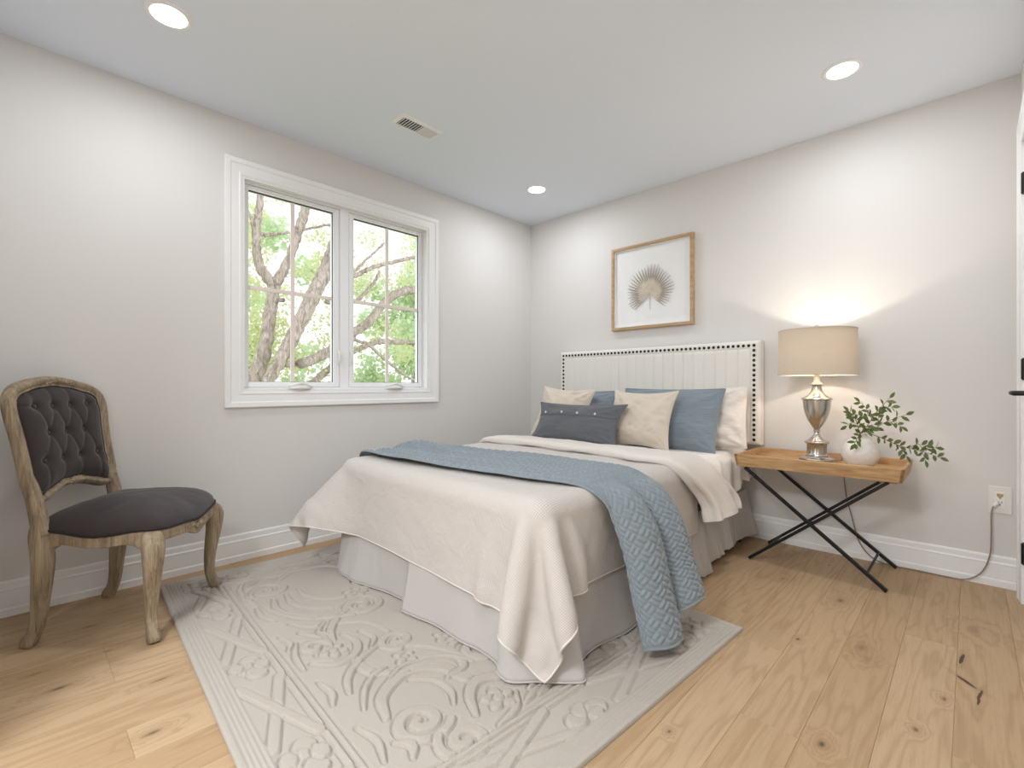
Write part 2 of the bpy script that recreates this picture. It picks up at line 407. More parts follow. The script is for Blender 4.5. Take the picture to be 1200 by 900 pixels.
# window
def make_window():
    w = empty('window_1', (0, (WY0 + WY1) / 2, WZ0), kind='structure')
    # casing: moulded profile round the opening; a = outward from the opening, b = into the room
    prof = [(0.0, -0.004), (0.0, 0.010), (0.012, 0.013), (0.018, 0.010), (0.055, 0.013), (0.062, 0.019), (0.085, 0.021), (0.089, 0.016), (0.089, -0.004)]
    cs = [((0, WY0, WZ0), (0, -1, -1)), ((0, WY1, WZ0), (0, 1, -1)), ((0, WY1, WZ1), (0, 1, 1)), ((0, WY0, WZ1), (0, -1, 1))]
    mb = MB(); sweep_profile(mb, [(p, A, (1, 0, 0)) for p, A in cs], prof, closed=True)
    mb.build('casing', M['trim'], w, smooth=False)
    # jamb liner
    T = 0.012
    def ring(mb, x0, x1, y0, y1, z0, z1, ws):
        """mitred rectangular frame; ws = widths (left, right, bottom, top) inwards"""
        wl, wr, wb, wt = ws
        O_ = [(y0, z0), (y1, z0), (y1, z1), (y0, z1)]; I_ = [(y0 + wl, z0 + wb), (y1 - wr, z0 + wb), (y1 - wr, z1 - wt), (y0 + wl, z1 - wt)]
        P = [[(x0, *o), (x1, *o), (x1, *i), (x0, *i)] for o, i in zip(O_, I_)]
        mb.grid(np.array(P), closed_u=True, closed_v=True); return mb
    j = MB(); ring(j, -0.148, 0.006, WY0, WY1, WZ0, WZ1, (T, T, T, T)); j.build('jamb', M['trim'], w, smooth=False)
    yc = -1.795
    a0, a1, b0, b1 = WY0 + T, WY1 - T, WZ0 + T, WZ1 - T; fw = 0.010; mw = 0.030
    f = MB()
    ring(f, -.125, -.036, a0, yc, b0, b1, (fw, mw, fw, fw)); ring(f, -.125, -.036, yc, a1, b0, b1, (mw, fw, fw, fw))
    f.build('window_frame', M['vinyl'], w, smooth=False)
    for (s0, s1, px) in ((a0 + fw, yc - mw, 0), (yc + mw, a1 - fw, 1)):
        sx0, sx1 = -0.092, -0.046; z0, z1 = b0 + fw, b1 - fw
        si, so, sb, stp = .040, .026, .034, .026
        wl, wr = (so, si) if px == 0 else (si, so)
        sh = MB(); ring(sh, sx0, sx1, s0, s1, z0, z1, (wl, wr, sb, stp)); ring(sh, sx1 - .001, sx1 + .006, s0 + .004, s1 - .004, z0 + .004, z1 - .004, (wl - .016, wr - .016, sb - .016, stp - .014))
        sash = sh.build('sash', M['vinyl'], w, smooth=False)
        gy0, gy1, gz0, gz1 = s0 + wl, s1 - wr, z0 + sb, z1 - stp
        gk = MB()
        ring(gk, sx1 - .018, sx1 - .010, gy0 - .001, gy1 + .001, gz0 - .001, gz1 + .001, (.004, .004, .003, .006))
        gk.build('gasket', M['gasket'], sash, smooth=False)
        pn = MB(); pn.box((-0.075, gy0 - .0005, gz0 - .0005), (-0.071, gy1 + .0005, gz1 + .0005)); pn.build('glass_pane', M['glass'], sash, smooth=False)
        m = MB(); ym, zm = (gy0 + gy1) / 2, 1.532
        m.box((-0.070, ym - .0115, gz0), (-0.058, ym + .0115, gz1)).box((-0.0695, gy0, zm - .0115), (-0.0585, ym - .0116, zm + .0115)).box((-0.0695, ym + .0116, zm - .0115), (-0.0585, gy1, zm + .0115))
        m.build('muntin', M['muntin'], sash, smooth=False, bevel=0.002)
        # fold-down crank
        yk = ym + 0.02
        ck = MB()
        ck.lathe([(0.0, 0), (0.046, 0), (0.046, 0.010), (0.034, 0.024), (0.0, 0.029)], (0, 0, 0), 20, False, False)
        ck.v[-1] = ck.v[-1] * np.array((0.75, 1.5, 1.0)) + np.array((-0.005, yk, WZ0 + T))
        cr = ck.build('crank_base', M['white_plastic'], w)
        ca = MB(); ca.tube([(0.0, yk - .065, WZ0 + T + .016), (0.010, yk - .03, WZ0 + T + .026), (0.012, yk + .01, WZ0 + T + .036), (0.012, yk + .045, WZ0 + T + .024), (0.010, yk + .068, WZ0 + T + .014)], [.008, .009, .009, .008, .008], 10, smooth_path=4)
        ca.build('crank_handle', M['white_plastic'], cr)
        # lever lock on the stile next to the mullion
        yl = (s1 - 0.012) if px == 0 else (s0 + 0.012)
        lk = MB(); lk.box((-0.046, yl - .010, 1.10), (-0.036, yl + .010, 1.20))
        lb = lk.build('lock', M['white_plastic'], w, smooth=False, bevel=.003)
        lv = MB(); lv.tube([(-0.036, yl, 1.19), (-0.022, yl, 1.185), (-0.014, yl, 1.16), (-0.02, yl, 1.12)], [.005, .007, .007, .005], 8, smooth_path=4); lv.build('lock_lever', M['white_plastic'], lb)
    return w
make_window()

# door in the right wall
def make_door():
    d = empty('door_1', (ROOM_W, (DY0 + DY1) / 2, 0), kind='structure')
    prof = [(0.0, -0.002), (0.0, 0.010), (0.008, 0.012), (0.055, 0.014), (0.062, 0.019), (0.084, 0.020), (0.088, 0.014), (0.088, -0.002)]
    path = [((ROOM_W, DY0, 0), (0, -1, 0), (-1, 0, 0)), ((ROOM_W, DY0, DZ), (0, -1, 1), (-1, 0, 0)), ((ROOM_W, DY1, DZ), (0, 1, 1), (-1, 0, 0)), ((ROOM_W, DY1, 0), (0, 1, 0), (-1, 0, 0))]
    sweep_profile(MB(), path, prof).build('casing', M['trim'], d, smooth=False)
    j = MB(); j.box((ROOM_W - .001, DY0, 0), (ROOM_W + .15, DY0 + .018, DZ)).box((ROOM_W - .001, DY1 - .018, 0), (ROOM_W + .15, DY1, DZ)).box((ROOM_W - .001, DY0, DZ - .018), (ROOM_W + .15, DY1, DZ))
    j.build('jamb', M['trim'], d, smooth=False)
    lf = MB(); y0, y1 = DY0 + .021, DY1 - .021
    lf.box((ROOM_W + .004, y0, .008), (ROOM_W + .034, y1, DZ - .021))
    for (z0, z1) in ((.008, .24), (.95, 1.10), (1.9, DZ - .021)): lf.box((ROOM_W - .002, y0, z0), (ROOM_W + .004, y1, z1))
    for (a, b) in ((y0, y0 + .11), (y1 - .11, y1)): lf.box((ROOM_W - .002, a, .24), (ROOM_W + .004, b, .95)).box((ROOM_W - .002, a, 1.10), (ROOM_W + .004, b, 1.9))
    leaf = lf.build('door_panel', M['trim'], d, smooth=False)
    for z in (1.86, 1.04, 0.226):
        h = MB(); h.tube([(ROOM_W - .003, DY1 - .012, z - .045), (ROOM_W - .003, DY1 - .012, z + .045)], .0085, 12); h.tube([(ROOM_W - .003, DY1 - .012, z - .049), (ROOM_W - .003, DY1 - .012, z + .049)], .005, 12)
        h.box((ROOM_W - .003, DY1 - .034, z - .045), (ROOM_W - .0005, DY1 + .006, z + .045))
        h.build('hinge', M['black'], d, smooth=False, bevel=.001)
    yh = DY0 + .09; zh = .94
    rs = MB(); a = np.linspace(0, 2 * math.pi, 25)[:-1]
    P = np.array([[(x, yh + r * math.cos(t), zh + r * math.sin(t)) for t in a] for (x, r) in ((ROOM_W - .001, .027), (ROOM_W - .007, .027), (ROOM_W - .009, .024), (ROOM_W - .010, .001))])
    rs.grid(P, closed_v=True); rose = rs.build('rose', M['black'], d)
    lv = MB(); lv.tube([(ROOM_W - .008, yh, zh), (ROOM_W - .05, yh, zh), (ROOM_W - .062, yh + .012, zh), (ROOM_W - .064, yh + .06, zh), (ROOM_W - .064, yh + .115, zh)], [.009, .009, .009, .008, .008], 12, smooth_path=5)
    lv.build('lever', M['black'], rose)
    rt = MB(); rt.tube([(ROOM_W - .064, yh + .114, zh), (ROOM_W - .064, yh + .122, zh)], .0078, 12); rt.build('lever_tip', M['nickel'], rose)
make_door()

# ------------------------------------------------------------------ ceiling fittings
DL = ['round recessed ceiling light nearest the window wall and the chair', 'round recessed ceiling light above the bedside lamp', 'round recessed ceiling light in the far corner over the bed', 'round recessed ceiling light above the doorway side of the room']
DL = ['round white recessed light in the ceiling above the chair', 'round white recessed light in the ceiling above the bedside lamp', 'round white recessed light in the ceiling at the far room corner', 'round white recessed light in the ceiling out of view above the viewer']
for (x, y), lab in zip(DOWN, DL):
    d = empty('recessed_light', (x, y, H), label=lab, cat='ceiling light', group='recessed ceiling lights')
    t_ = MB(); t_.lathe([(0.062, -0.0035), (0.066, -0.006), (0.076, -0.005), (0.082, -0.001), (0.082, 0.0)], (x, y, H), 40, False, False); t_.build('trim_ring', M['trim'], d)
    l_ = MB(); l_.lathe([(0.0, -0.004), (0.062, -0.0035), (0.062, 0.0)], (x, y, H), 40, False, False); l_.build('lens', M['lens'], d)
d = empty('added_fill_light', (*FILL_XY, H), label='round drum fill light added out of view in the made-up hall behind the viewer', cat='ceiling light')  # invented fixture body round the added fill lamp
l_ = MB(); l_.lathe([(0.0, -.088), (.365, -.088), (.385, -.080), (.39, -.02)], (*FILL_XY, H), 48, False, False); l_.build('diffuser', M['lens'], d)
t_ = MB(); t_.lathe([(.39, -.022), (.397, -.022), (.397, 0), (.0, 0)], (*FILL_XY, H), 48, False, False); t_.build('base', M['trim'], d)
v = empty('ceiling_vent', (0.649, -1.70, H), label='white louvred air vent in the ceiling', cat='vent')
mb = MB(); vx0, vx1, vy0, vy1 = 0.588, 0.710, -1.835, -1.565
prof = [(0, -.001), (0, -.008), (.004, -.009), (.018, -.003), (.020, 0)]
ix0, ix1, iy0, iy1 = vx0 + .02, vx1 - .02, vy0 + .02, vy1 - .02
sweep_profile(mb, [((ix0, iy0, H), (-1, -1, 0), (0, 0, 1)), ((ix1, iy0, H), (1, -1, 0), (0, 0, 1)), ((ix1, iy1, H), (1, 1, 0), (0, 0, 1)), ((ix0, iy1, H), (-1, 1, 0), (0, 0, 1))], prof, closed=True)
mb.build('frame', M['trim'], v, smooth=False)
mb = MB(); mb.box((ix0 - .002, iy0 - .002, H - .0012), (ix1 + .002, iy1 + .002, H - .0002)); mb.build('duct_opening', M['gasket'], v, smooth=False)
n = 14
for k in range(n):
    y = iy0 + (iy1 - iy0) * (k + .5) / n; s = -1 if k < n * .55 else 1
    mb = MB(); c = np.array((0, y, H - .006)); d_ = np.array((0, -.0030 * s, .0046)); e_ = np.array((0, .0015, .0008 * s))
    P = [c - d_ - e_, c + d_ - e_, c + d_ + e_, c - d_ + e_]
    V = [(ix0, *p[1:]) for p in P] + [(ix1, *p[1:]) for p in P]
    mb.add(V, [(0, 1, 2, 3), (7, 6, 5, 4), (0, 4, 5, 1), (1, 5, 6, 2), (2, 6, 7, 3), (3, 7, 4, 0)]); mb.build('slat', M['trim'], v, smooth=False)

# ------------------------------------------------------------------ rug
def make_rug():
    a = R(-3.4); e1 = np.array([math.cos(a), math.sin(a)]); e2 = np.array([-math.sin(a), math.cos(a)])
    U0, U1, V0, V1 = 0.09, 2.145, 0.0, 1.64
    st = 0.0035
    us = np.arange(U0, U1 + st / 2, st); vs = np.arange(V0, V1 + st / 2, st)
    Ug, Vg = np.meshgrid(us, vs, indexing='ij')
    Hm = np.zeros_like(Ug)      # raised relief 0..1
    Gr = np.zeros_like(Ug)      # carved outline 0..1
    def seg_dist(P, closed=False):
        P = np.asarray(P, float)
        lo = P.min(0) - .07; hi = P.max(0) + .07
        i0, i1 = np.searchsorted(us, [lo[0], hi[0]]); j0, j1 = np.searchsorted(vs, [lo[1], hi[1]])
        if i1 <= i0 or j1 <= j0: return None
        A = Ug[i0:i1, j0:j1]; B = Vg[i0:i1, j0:j1]; D = np.full(A.shape, 9.0); S = np.zeros(A.shape); n = len(P)
        for k in range(n - 1):
            p, q = P[k], P[k + 1]; d = q - p; L = d @ d + 1e-12
            t = np.clip(((A - p[0]) * d[0] + (B - p[1]) * d[1]) / L, 0, 1)
            dd = np.hypot(A - p[0] - t * d[0], B - p[1] - t * d[1])
            m = dd < D; D[m] = dd[m]; S[m] = (k + t[m]) / (n - 1)
        return (slice(i0, i1), slice(j0, j1)), D, S
    def ribbon(P, w, taper=0.35, k=8, h=1.0, mirror=True):
        P = catmull(np.array(P, float), k) if k else np.array(P, float)
        for Q in ([P, np.stack([P[:, 0], 1.64 - P[:, 1]], 1)] if mirror else [P]):
            r = seg_dist(Q)
            if r is None: continue
            sl, D, S = r
            W = w * (1 - taper * np.abs(2 * S - 1) ** 2)
            up = 1 - sstep(W - .004, W + .001, D)
            g = np.exp(-((D - W - .0036) / .0024) ** 2)
            Hm[sl] = np.maximum(Hm[sl], h * up)
            Gr[sl] = np.maximum(Gr[sl] * (1 - up), g)
    def spiral(c, r0, r1, a0, turns, n=40):
        t = np.linspace(0, 1, n); ang = R(a0) + t * turns * 2 * math.pi; r = r0 + (r1 - r0) * t
        return np.stack([c[0] + r * np.cos(ang), c[1] + r * np.sin(ang)], 1)
    def blob(c, r, ry=None, ang=0, mirror=True):
        ry = ry or r; cs, sn = math.cos(R(ang)), math.sin(R(ang))
        for cc, m in (([c, 1], [(c[0], 1.64 - c[1]), -1]) if mirror else ([c, 1],)):
            x = (Ug - cc[0]); y = (Vg - cc[1]) * m
            X = (x * cs + y * sn); Y = (-x * sn + y * cs)
            d = (np.hypot(X / r, Y / ry) - 1) * min(r, ry)
            up = 1 - sstep(-.004, .001, d); Hm[:] = np.maximum(Hm, up); Gr[:] = np.maximum(Gr * (1 - up), np.exp(-((d - .0036) / .0024) ** 2))
    def rosette(c, r, n=5, rot=0):
        for k in range(n):
            t = R(rot + 360 * k / n); blob((c[0] + .6 * r * math.cos(t), c[1] + .6 * r * math.sin(t)), r * .5, r * .36, rot + 360 * k / n)
        blob(c, r * .3)
    # field scrolls
    sc = []
    sc.append((spiral((1.738, .426), .012, .085, 200, 1.6), .017))
    sc.append((spiral((1.880, .475), .012, .075, 20, -1.45), .016))
    sc.append((spiral((.502, .365), .012, .105, 120, 1.5), .02))
    sc.append((spiral((1.299, .596), .010, .07, 230, 1.3), .015))
    sc.append((spiral((1.142, .345), .010, .06, 100, -1.3), .014))
    sc.append((spiral((.93, .62), .012, .10, 0, 1.5), .018))
    sc.append((spiral((.70, .75), .012, .09, 90, -1.4), .017))
    sc.append((spiral((1.55, .78), .012, .10, 40, 1.5), .018))
    for P, w in sc: ribbon(P, w, .25, 0)
    ctrl = [([(1.66, .36), (1.56, .40), (1.50, .52), (1.56, .62), (1.66, .64), (1.72, .70)], .024), ([(1.50, .52), (1.44, .44), (1.36, .42), (1.26, .44)], .018),
            ([(1.62, .60), (1.60, .68), (1.50, .70), (1.42, .66), (1.36, .60)], .016), ([(1.48, .33), (1.40, .36), (1.33, .43), (1.29, .52)], .013), ([(1.58, .33), (1.50, .37), (1.45, .42), (1.43, .48)], .010),
            ([(1.22, .60), (1.10, .58), (1.02, .50), (.98, .40), (.90, .34)], .02), ([(1.14, .42), (1.06, .44), (.98, .50), (.94, .56)], .014), ([(.62, .36), (.74, .34), (.86, .38), (.94, .46), (1.0, .56)], .017),
            ([(.60, .42), (.72, .41), (.82, .45), (.88, .52)], .013), ([(.58, .48), (.68, .48), (.77, .53), (.81, .60)], .011), ([(.40, .45), (.34, .55), (.36, .68), (.46, .74), (.58, .72)], .018),
            ([(1.24, .30), (1.30, .36), (1.28, .44), (1.20, .48), (1.12, .46)], .014), ([(1.82, .56), (1.74, .60), (1.70, .66), (1.73, .74), (1.80, .80), (1.84, .88)], .02),
            ([(1.84, .34), (1.80, .36), (1.76, .33)], .012), ([(1.90, .58), (1.88, .66), (1.82, .72)], .012), ([(1.88, .70), (1.86, .78), (1.88, .88)], .013),
            ([(.34, .30), (.42, .27), (.52, .26)], .010), ([(.66, .28), (.76, .275), (.84, .30)], .010), ([(.98, .275), (1.06, .29), (1.10, .27)], .010), ([(1.0, .34), (1.05, .37), (1.1, .39)], .009),
            ([(1.36, .28), (1.44, .29), (1.5, .27)], .010), ([(.30, .40), (.29, .50), (.32, .58)], .012),
            ([(.58, .30), (.70, .31), (.82, .35), (.92, .42)], .008), ([(1.06, .31), (1.16, .275), (1.26, .27)], .009), ([(1.50, .45), (1.46, .54), (1.50, .66), (1.60, .72)], .009), ([(1.28, .50), (1.22, .54), (1.14, .52)], .009),
            ([(1.55, .50), (1.60, .56), (1.68, .57), (1.74, .54)], .010), ([(1.64, .28), (1.72, .30), (1.80, .28)], .009), ([(.98, .45), (1.04, .40), (1.08, .42)], .008), ([(.40, .30), (.34, .38), (.36, .47)], .009), ([(1.86, .28), (1.90, .33), (1.915, .40)], .008)]
    for P, w in ctrl: ribbon(P, w, .6)
    for c, r, n, rot in (((1.81, .655), .05, 5, 20), ((1.21, .39), .045, 5, 60), ((.80, .66), .05, 5, 10), ((.30, .70), .045, 5, 0), ((1.42, .56), .04, 4, 30), ((1.40, .75), .045, 5, 0)): rosette(c, r, n, rot)
    # inner ridge: double line
    b = .222
    ua, ub, va, vb = U0 + b - .01, U1 - b + .005, V0 + b, V1 - b
    rect = lambda o: [(ua - o, va - o), (ub + o, va - o), (ub + o, vb + o), (ua - o, vb + o), (ua - o, va - o)]
    for o in (0.010, -0.010): ribbon(rect(o), .0075, 0, 0, 1.0, False)
    # lattice band: crossed ribs with a rosette in every other bay
    m0, m1 = .082, .200
    def bay_x(c0, L, horiz, near):
        q = []
        for s in (-1, 1):
            p = [(c0 - L, m0 if s > 0 else m1), (c0 + L, m1 if s > 0 else m0)]
            if not horiz: p = [(U1 - v_, u_) if near else (U0 + v_, u_) for (u_, v_) in p]
            elif not near: p = [(u_, V1 - v_) for (u_, v_) in p]
            ribbon(p, .015, 0, 0, .9, False)
    for k in range(-1, 3):
        c0 = .875 + .53 * k
        for near in (True, False):
            bay_x(c0, .17, True, near)
    for k in range(-1, 2):
        for near in (True, False): bay_x(1.09 - .27 + .55 * k * 1.0 + (.27 if True else 0), .17, False, near)
    for k in range(-1, 4):
        u = .595 + .53 * k
        if U0 + .12 < u < U1 - .12:
            for d in (-.045, 0, .045): blob((u + d, .137 + (.012 if d else -.006)), .034, .03)
            blob((u, .175), .03, .022); blob((u - .02, .10), .028, .02)
    for vv in (.27, .80, 1.36):
        for d in (-.045, 0, .045):
            for uu in (U1 - .12, U0 + .12): blob((uu + (.01 if d else -.006), vv + d), .03, .034, mirror=False)
        for uu in (U1 - .09, U0 + .09): blob((uu, vv + .02), .02, .026, mirror=False)
    for (uu, vv) in ((U1 - .13, 1.515), (U0 + .13, 1.515)):
        for k in range(6): blob((uu + .055 * math.cos(k * 1.047), vv + .055 * math.sin(k * 1.047)), .026, .02, k * 60)
        blob((uu, vv), .018)
    # ribbed border
    ed = np.minimum(np.minimum(Ug - U0, U1 - Ug), np.minimum(Vg - V0, V1 - Vg))
    rib = 0.5 - 0.5 * np.cos(2 * math.pi * (ed - .022) / .0125)
    inb = (ed > .022) & (ed < .072)
    Hm = np.where(ed < .074, 0, Hm); Gr = np.where(ed < .074, 0, Gr)
    Hm = np.where(inb, .75 * rib, Hm)
    Hm = np.where(ed <= .018, .75 * np.sqrt(np.clip(1 - ((ed - .010) / .0105) ** 2, 0, 1)) + .1, Hm)
    # woven loops: rows across the relief, finer on the ground
    loop = np.sin(Ug * 2 * math.pi / .0095 + .8 * np.sin(Vg * 90)) * .5 + .5
    z = .0115 + .0048 * Hm - .0090 * Gr + .0006 * loop * (ed > .063) + .0004 * vnoise(Ug * 40, Vg * 40, 5, 2)
    P2 = Ug[..., None] * e1 + (Vg[..., None]) * e2
    off = np.array([.2 * e1[0], .2 * e1[1]]) + (-2.80) * e2
    XY = P2 + off
    P = np.concatenate([XY, z[..., None]], -1)
    mb = MB(); mb.grid(P, uv=np.stack([Ug, Vg], -1))
    # skirt of the edge down to the floor
    nu, nv = z.shape; ring = [(i, 0) for i in range(nu)] + [(nu - 1, j) for j in range(1, nv)] + [(i, nv - 1) for i in range(nu - 2, -1, -1)] + [(0, j) for j in range(nv - 2, 0, -1)]
    base = mb.n
    low = [(P[i, j, 0], P[i, j, 1], 0.001) for (i, j) in ring]
    F = []
    for k in range(len(ring)):
        k2 = (k + 1) % len(ring); a_ = ring[k][0] * nv + ring[k][1]; b_ = ring[k2][0] * nv + ring[k2][1]
        F.append((a_ - base, base + k - base, base + k2 - base, b_ - base))
    mb.v.append(np.array(low)); mb.uv.append(np.ones((len(low), 2))); 
    for f in F: mb.f.append(tuple(i + base for i in f))
    mb.n += len(low)
    t = NT('rug_wool'); v = t.uv()
    w1 = t.noise(t.mapped(v, (1, 1, 1)), 420, 2); w2 = t.noise(v, 9, 3)
    wv = t.n('ShaderNodeTexWave', wave_type='BANDS', bands_direction='DIAGONAL'); wv.inputs['Scale'].default_value = 95; wv.inputs['Distortion'].default_value = 1.0; t.l(v, wv.inputs['Vector'])
    c = t.mix(w1, srgb(172, 162, 150), srgb(202, 194, 185)); c = t.mix(t.math('MULTIPLY', w2, .3), c, srgb(180, 170, 158))
    t.set(color=c, rough=.95, spec=.1, sheen=.2); t.bump(t.math('ADD', w1, t.math('MULTIPLY', wv.outputs[0], .6)), .35, .0015)
    o = mb.build('area_rug', t.m)
    return tag(o, 'cream carved scroll rug lying under the foot of the bed', 'rug')
make_rug()

# ------------------------------------------------------------------ bed: headboard, mattress, box spring, legs
BX0, BX1, BY0, BY1 = 0.52, 1.90, -2.085, -0.115     # mattress footprint
BT = 0.565                                            # mattress top
M['linen'] = m_fabric('headboard_linen', srgb(240, 236, 229), .04)
M['white_cotton'] = m_fabric('white_cotton', srgb(232, 227, 223), .03, 700, .15)
M['sheet'] = m_fabric('sheet_cotton', srgb(238, 231, 224), .03, 700, .15)
M['sham'] = None
M['nail'] = m_plain('bronze_nailhead', (0.035, 0.028, 0.024), .35, .8)
M['dark_wood'] = m_plain('dark_leg', (0.03, 0.025, 0.022), .5)

def rounded_slab(mb, lo, hi, r=.05, n=6, tuft=None):
    """box with rounded edges via superellipse grid projection of a subdivided cube"""
    lo = np.array(lo, float); hi = np.array(hi, float); c = (lo + hi) / 2; h = (hi - lo) / 2
    k = 2 * n + 6
    def axis(hh):
        a = np.concatenate([-hh + r * (1 - np.cos(np.linspace(0, math.pi / 2, n))), np.linspace(-hh + r, hh - r, 10)[1:-1], (hh - r * (1 - np.cos(np.linspace(0, math.pi / 2, n))))[::-1]])
        return a
    ax = [axis(x) for x in h]
    for d in range(3):
        u, v = (d + 1) % 3, (d + 2) % 3
        for s in (-1, 1):
            A, B = np.meshgrid(ax[u], ax[v], indexing='ij')
            P = np.zeros(A.shape + (3,)); P[..., u] = A; P[..., v] = B; P[..., d] = s * h[d]
            core = np.clip(P, -(h - r), h - r); D = P - core
            L = np.linalg.norm(D, axis=-1, keepdims=True); P = core + D / np.maximum(L, 1e-9) * r
            mb.grid(P + c, flip=(s < 0))
    return mb
bed = empty('bed', ((BX0 + BX1) / 2, (BY0 + BY1) / 2, 0), label='upholstered double bed with cream channelled nailhead headboard', cat='bed')
def make_headboard():
    x0, x1, z0, z1 = .420, 1.980, .60, 1.250; yb, yf = -.022, -.098
    nx, nz = 300, 90
    xs = np.linspace(x0, x1, nx); zs = np.linspace(z0, z1, nz)
    X, Z = np.meshgrid(xs, zs, indexing='ij')
    e = np.minimum(np.minimum(X - x0, x1 - X), np.minimum(Z - z0, z1 - Z))
    r = .016
    y = yf + r - np.sqrt(np.clip(r * r - np.clip(r - e, 0, r) ** 2, 0, None))
    # inner field: vertical channels inside the nailhead border
    inx0, inx1 = x0 + .058, x1 - .058; w = (inx1 - inx0) / 20
    ph = (X - inx0) / w
    m = (X > inx0 - .002) & (X < inx1 + .002) & (Z < z1 - .052)
    dist = np.abs(ph - np.round(ph)) * w
    y = y + np.where(m, .006 * np.exp(-(dist / .0035) ** 2), 0)
    y = y + .0045 * np.exp(-((Z - (z1 - .052)) / .005) ** 2) * ((X > inx0) & (X < inx1))
    P = np.stack([X, y, Z], -1)
    mb = MB(); mb.grid(P)
    ring = [(i, 0) for i in range(nx)] + [(nx - 1, j) for j in range(1, nz)] + [(i, nz - 1) for i in range(nx - 2, -1, -1)] + [(0, j) for j in range(nz - 2, 0, -1)]
    q = np.array([P[i, j] for i, j in ring]); b = q.copy(); b[:, 1] = yb
    mb.grid(np.stack([q, b], 0), closed_v=True); n = len(ring); mb.f.append(tuple(mb.n - n + k for k in range(n)))
    hb = mb.build('headboard', M['linen'], bed, auto=50)
    # back legs of the headboard
    for x in (.62, 1.78):
        lm = MB(); lm.box((x - .03, -.06, 0), (x + .03, -.024, .62)); lm.build('headboard_leg', M['dark_wood'], bed, smooth=False, bevel=.003)
    nb = MB(); nb.lathe([(.0098, 0), (.0098, .001), (.0084, .0038), (.0045, .0058), (0.0, .0062)], (0, 0, 0), 12, True, False)
    V = nb.v[0]; nb.v[0] = np.stack([V[:, 0], -V[:, 2], V[:, 1]], 1)
    me = None; pts = []
    zt = z1 - .030
    for k in range(49): pts.append((x0 + .034 + (x1 - x0 - .068) * k / 48, zt))
    for k in range(1, 20):
        for x in (x0 + .034, x1 - .034): pts.append((x, zt - .031 * k))
    o0 = nb.build('nailhead', M['nail'], hb, local=True)
    o0.location = (np.array((pts[0][0], yf + .001, pts[0][1])) - ORG[bed.name])
    for (x, z) in pts[1:]:
        o = o0.copy(); COL.objects.link(o); o.parent = hb
        o.location = (np.array((x, yf + .001, z)) - ORG[bed.name])
make_headboard()
mb = MB(); rounded_slab(mb, (BX0, BY0, .33), (BX1, BY1, BT), .05); mb.build('mattress', M['white_cotton'], bed)
mb = MB(); rounded_slab(mb, (BX0 + .005, BY0 + .005, .13), (BX1 - .005, BY1, .325), .02); mb.build('box_spring', M['white_cotton'], bed)
for (x, y) in ((BX0 + .06, BY0 + .08), (BX1 - .06, BY0 + .08), (BX0 + .06, BY1 - .08), (BX1 - .025, BY1 - .05)):
    mb = MB(); mb.tube([(x, y, 0.0185 if y < -1 else 0.0), (x, y, .135)], [.018, .024], 16); mb.build('leg', M['dark_wood'], bed)

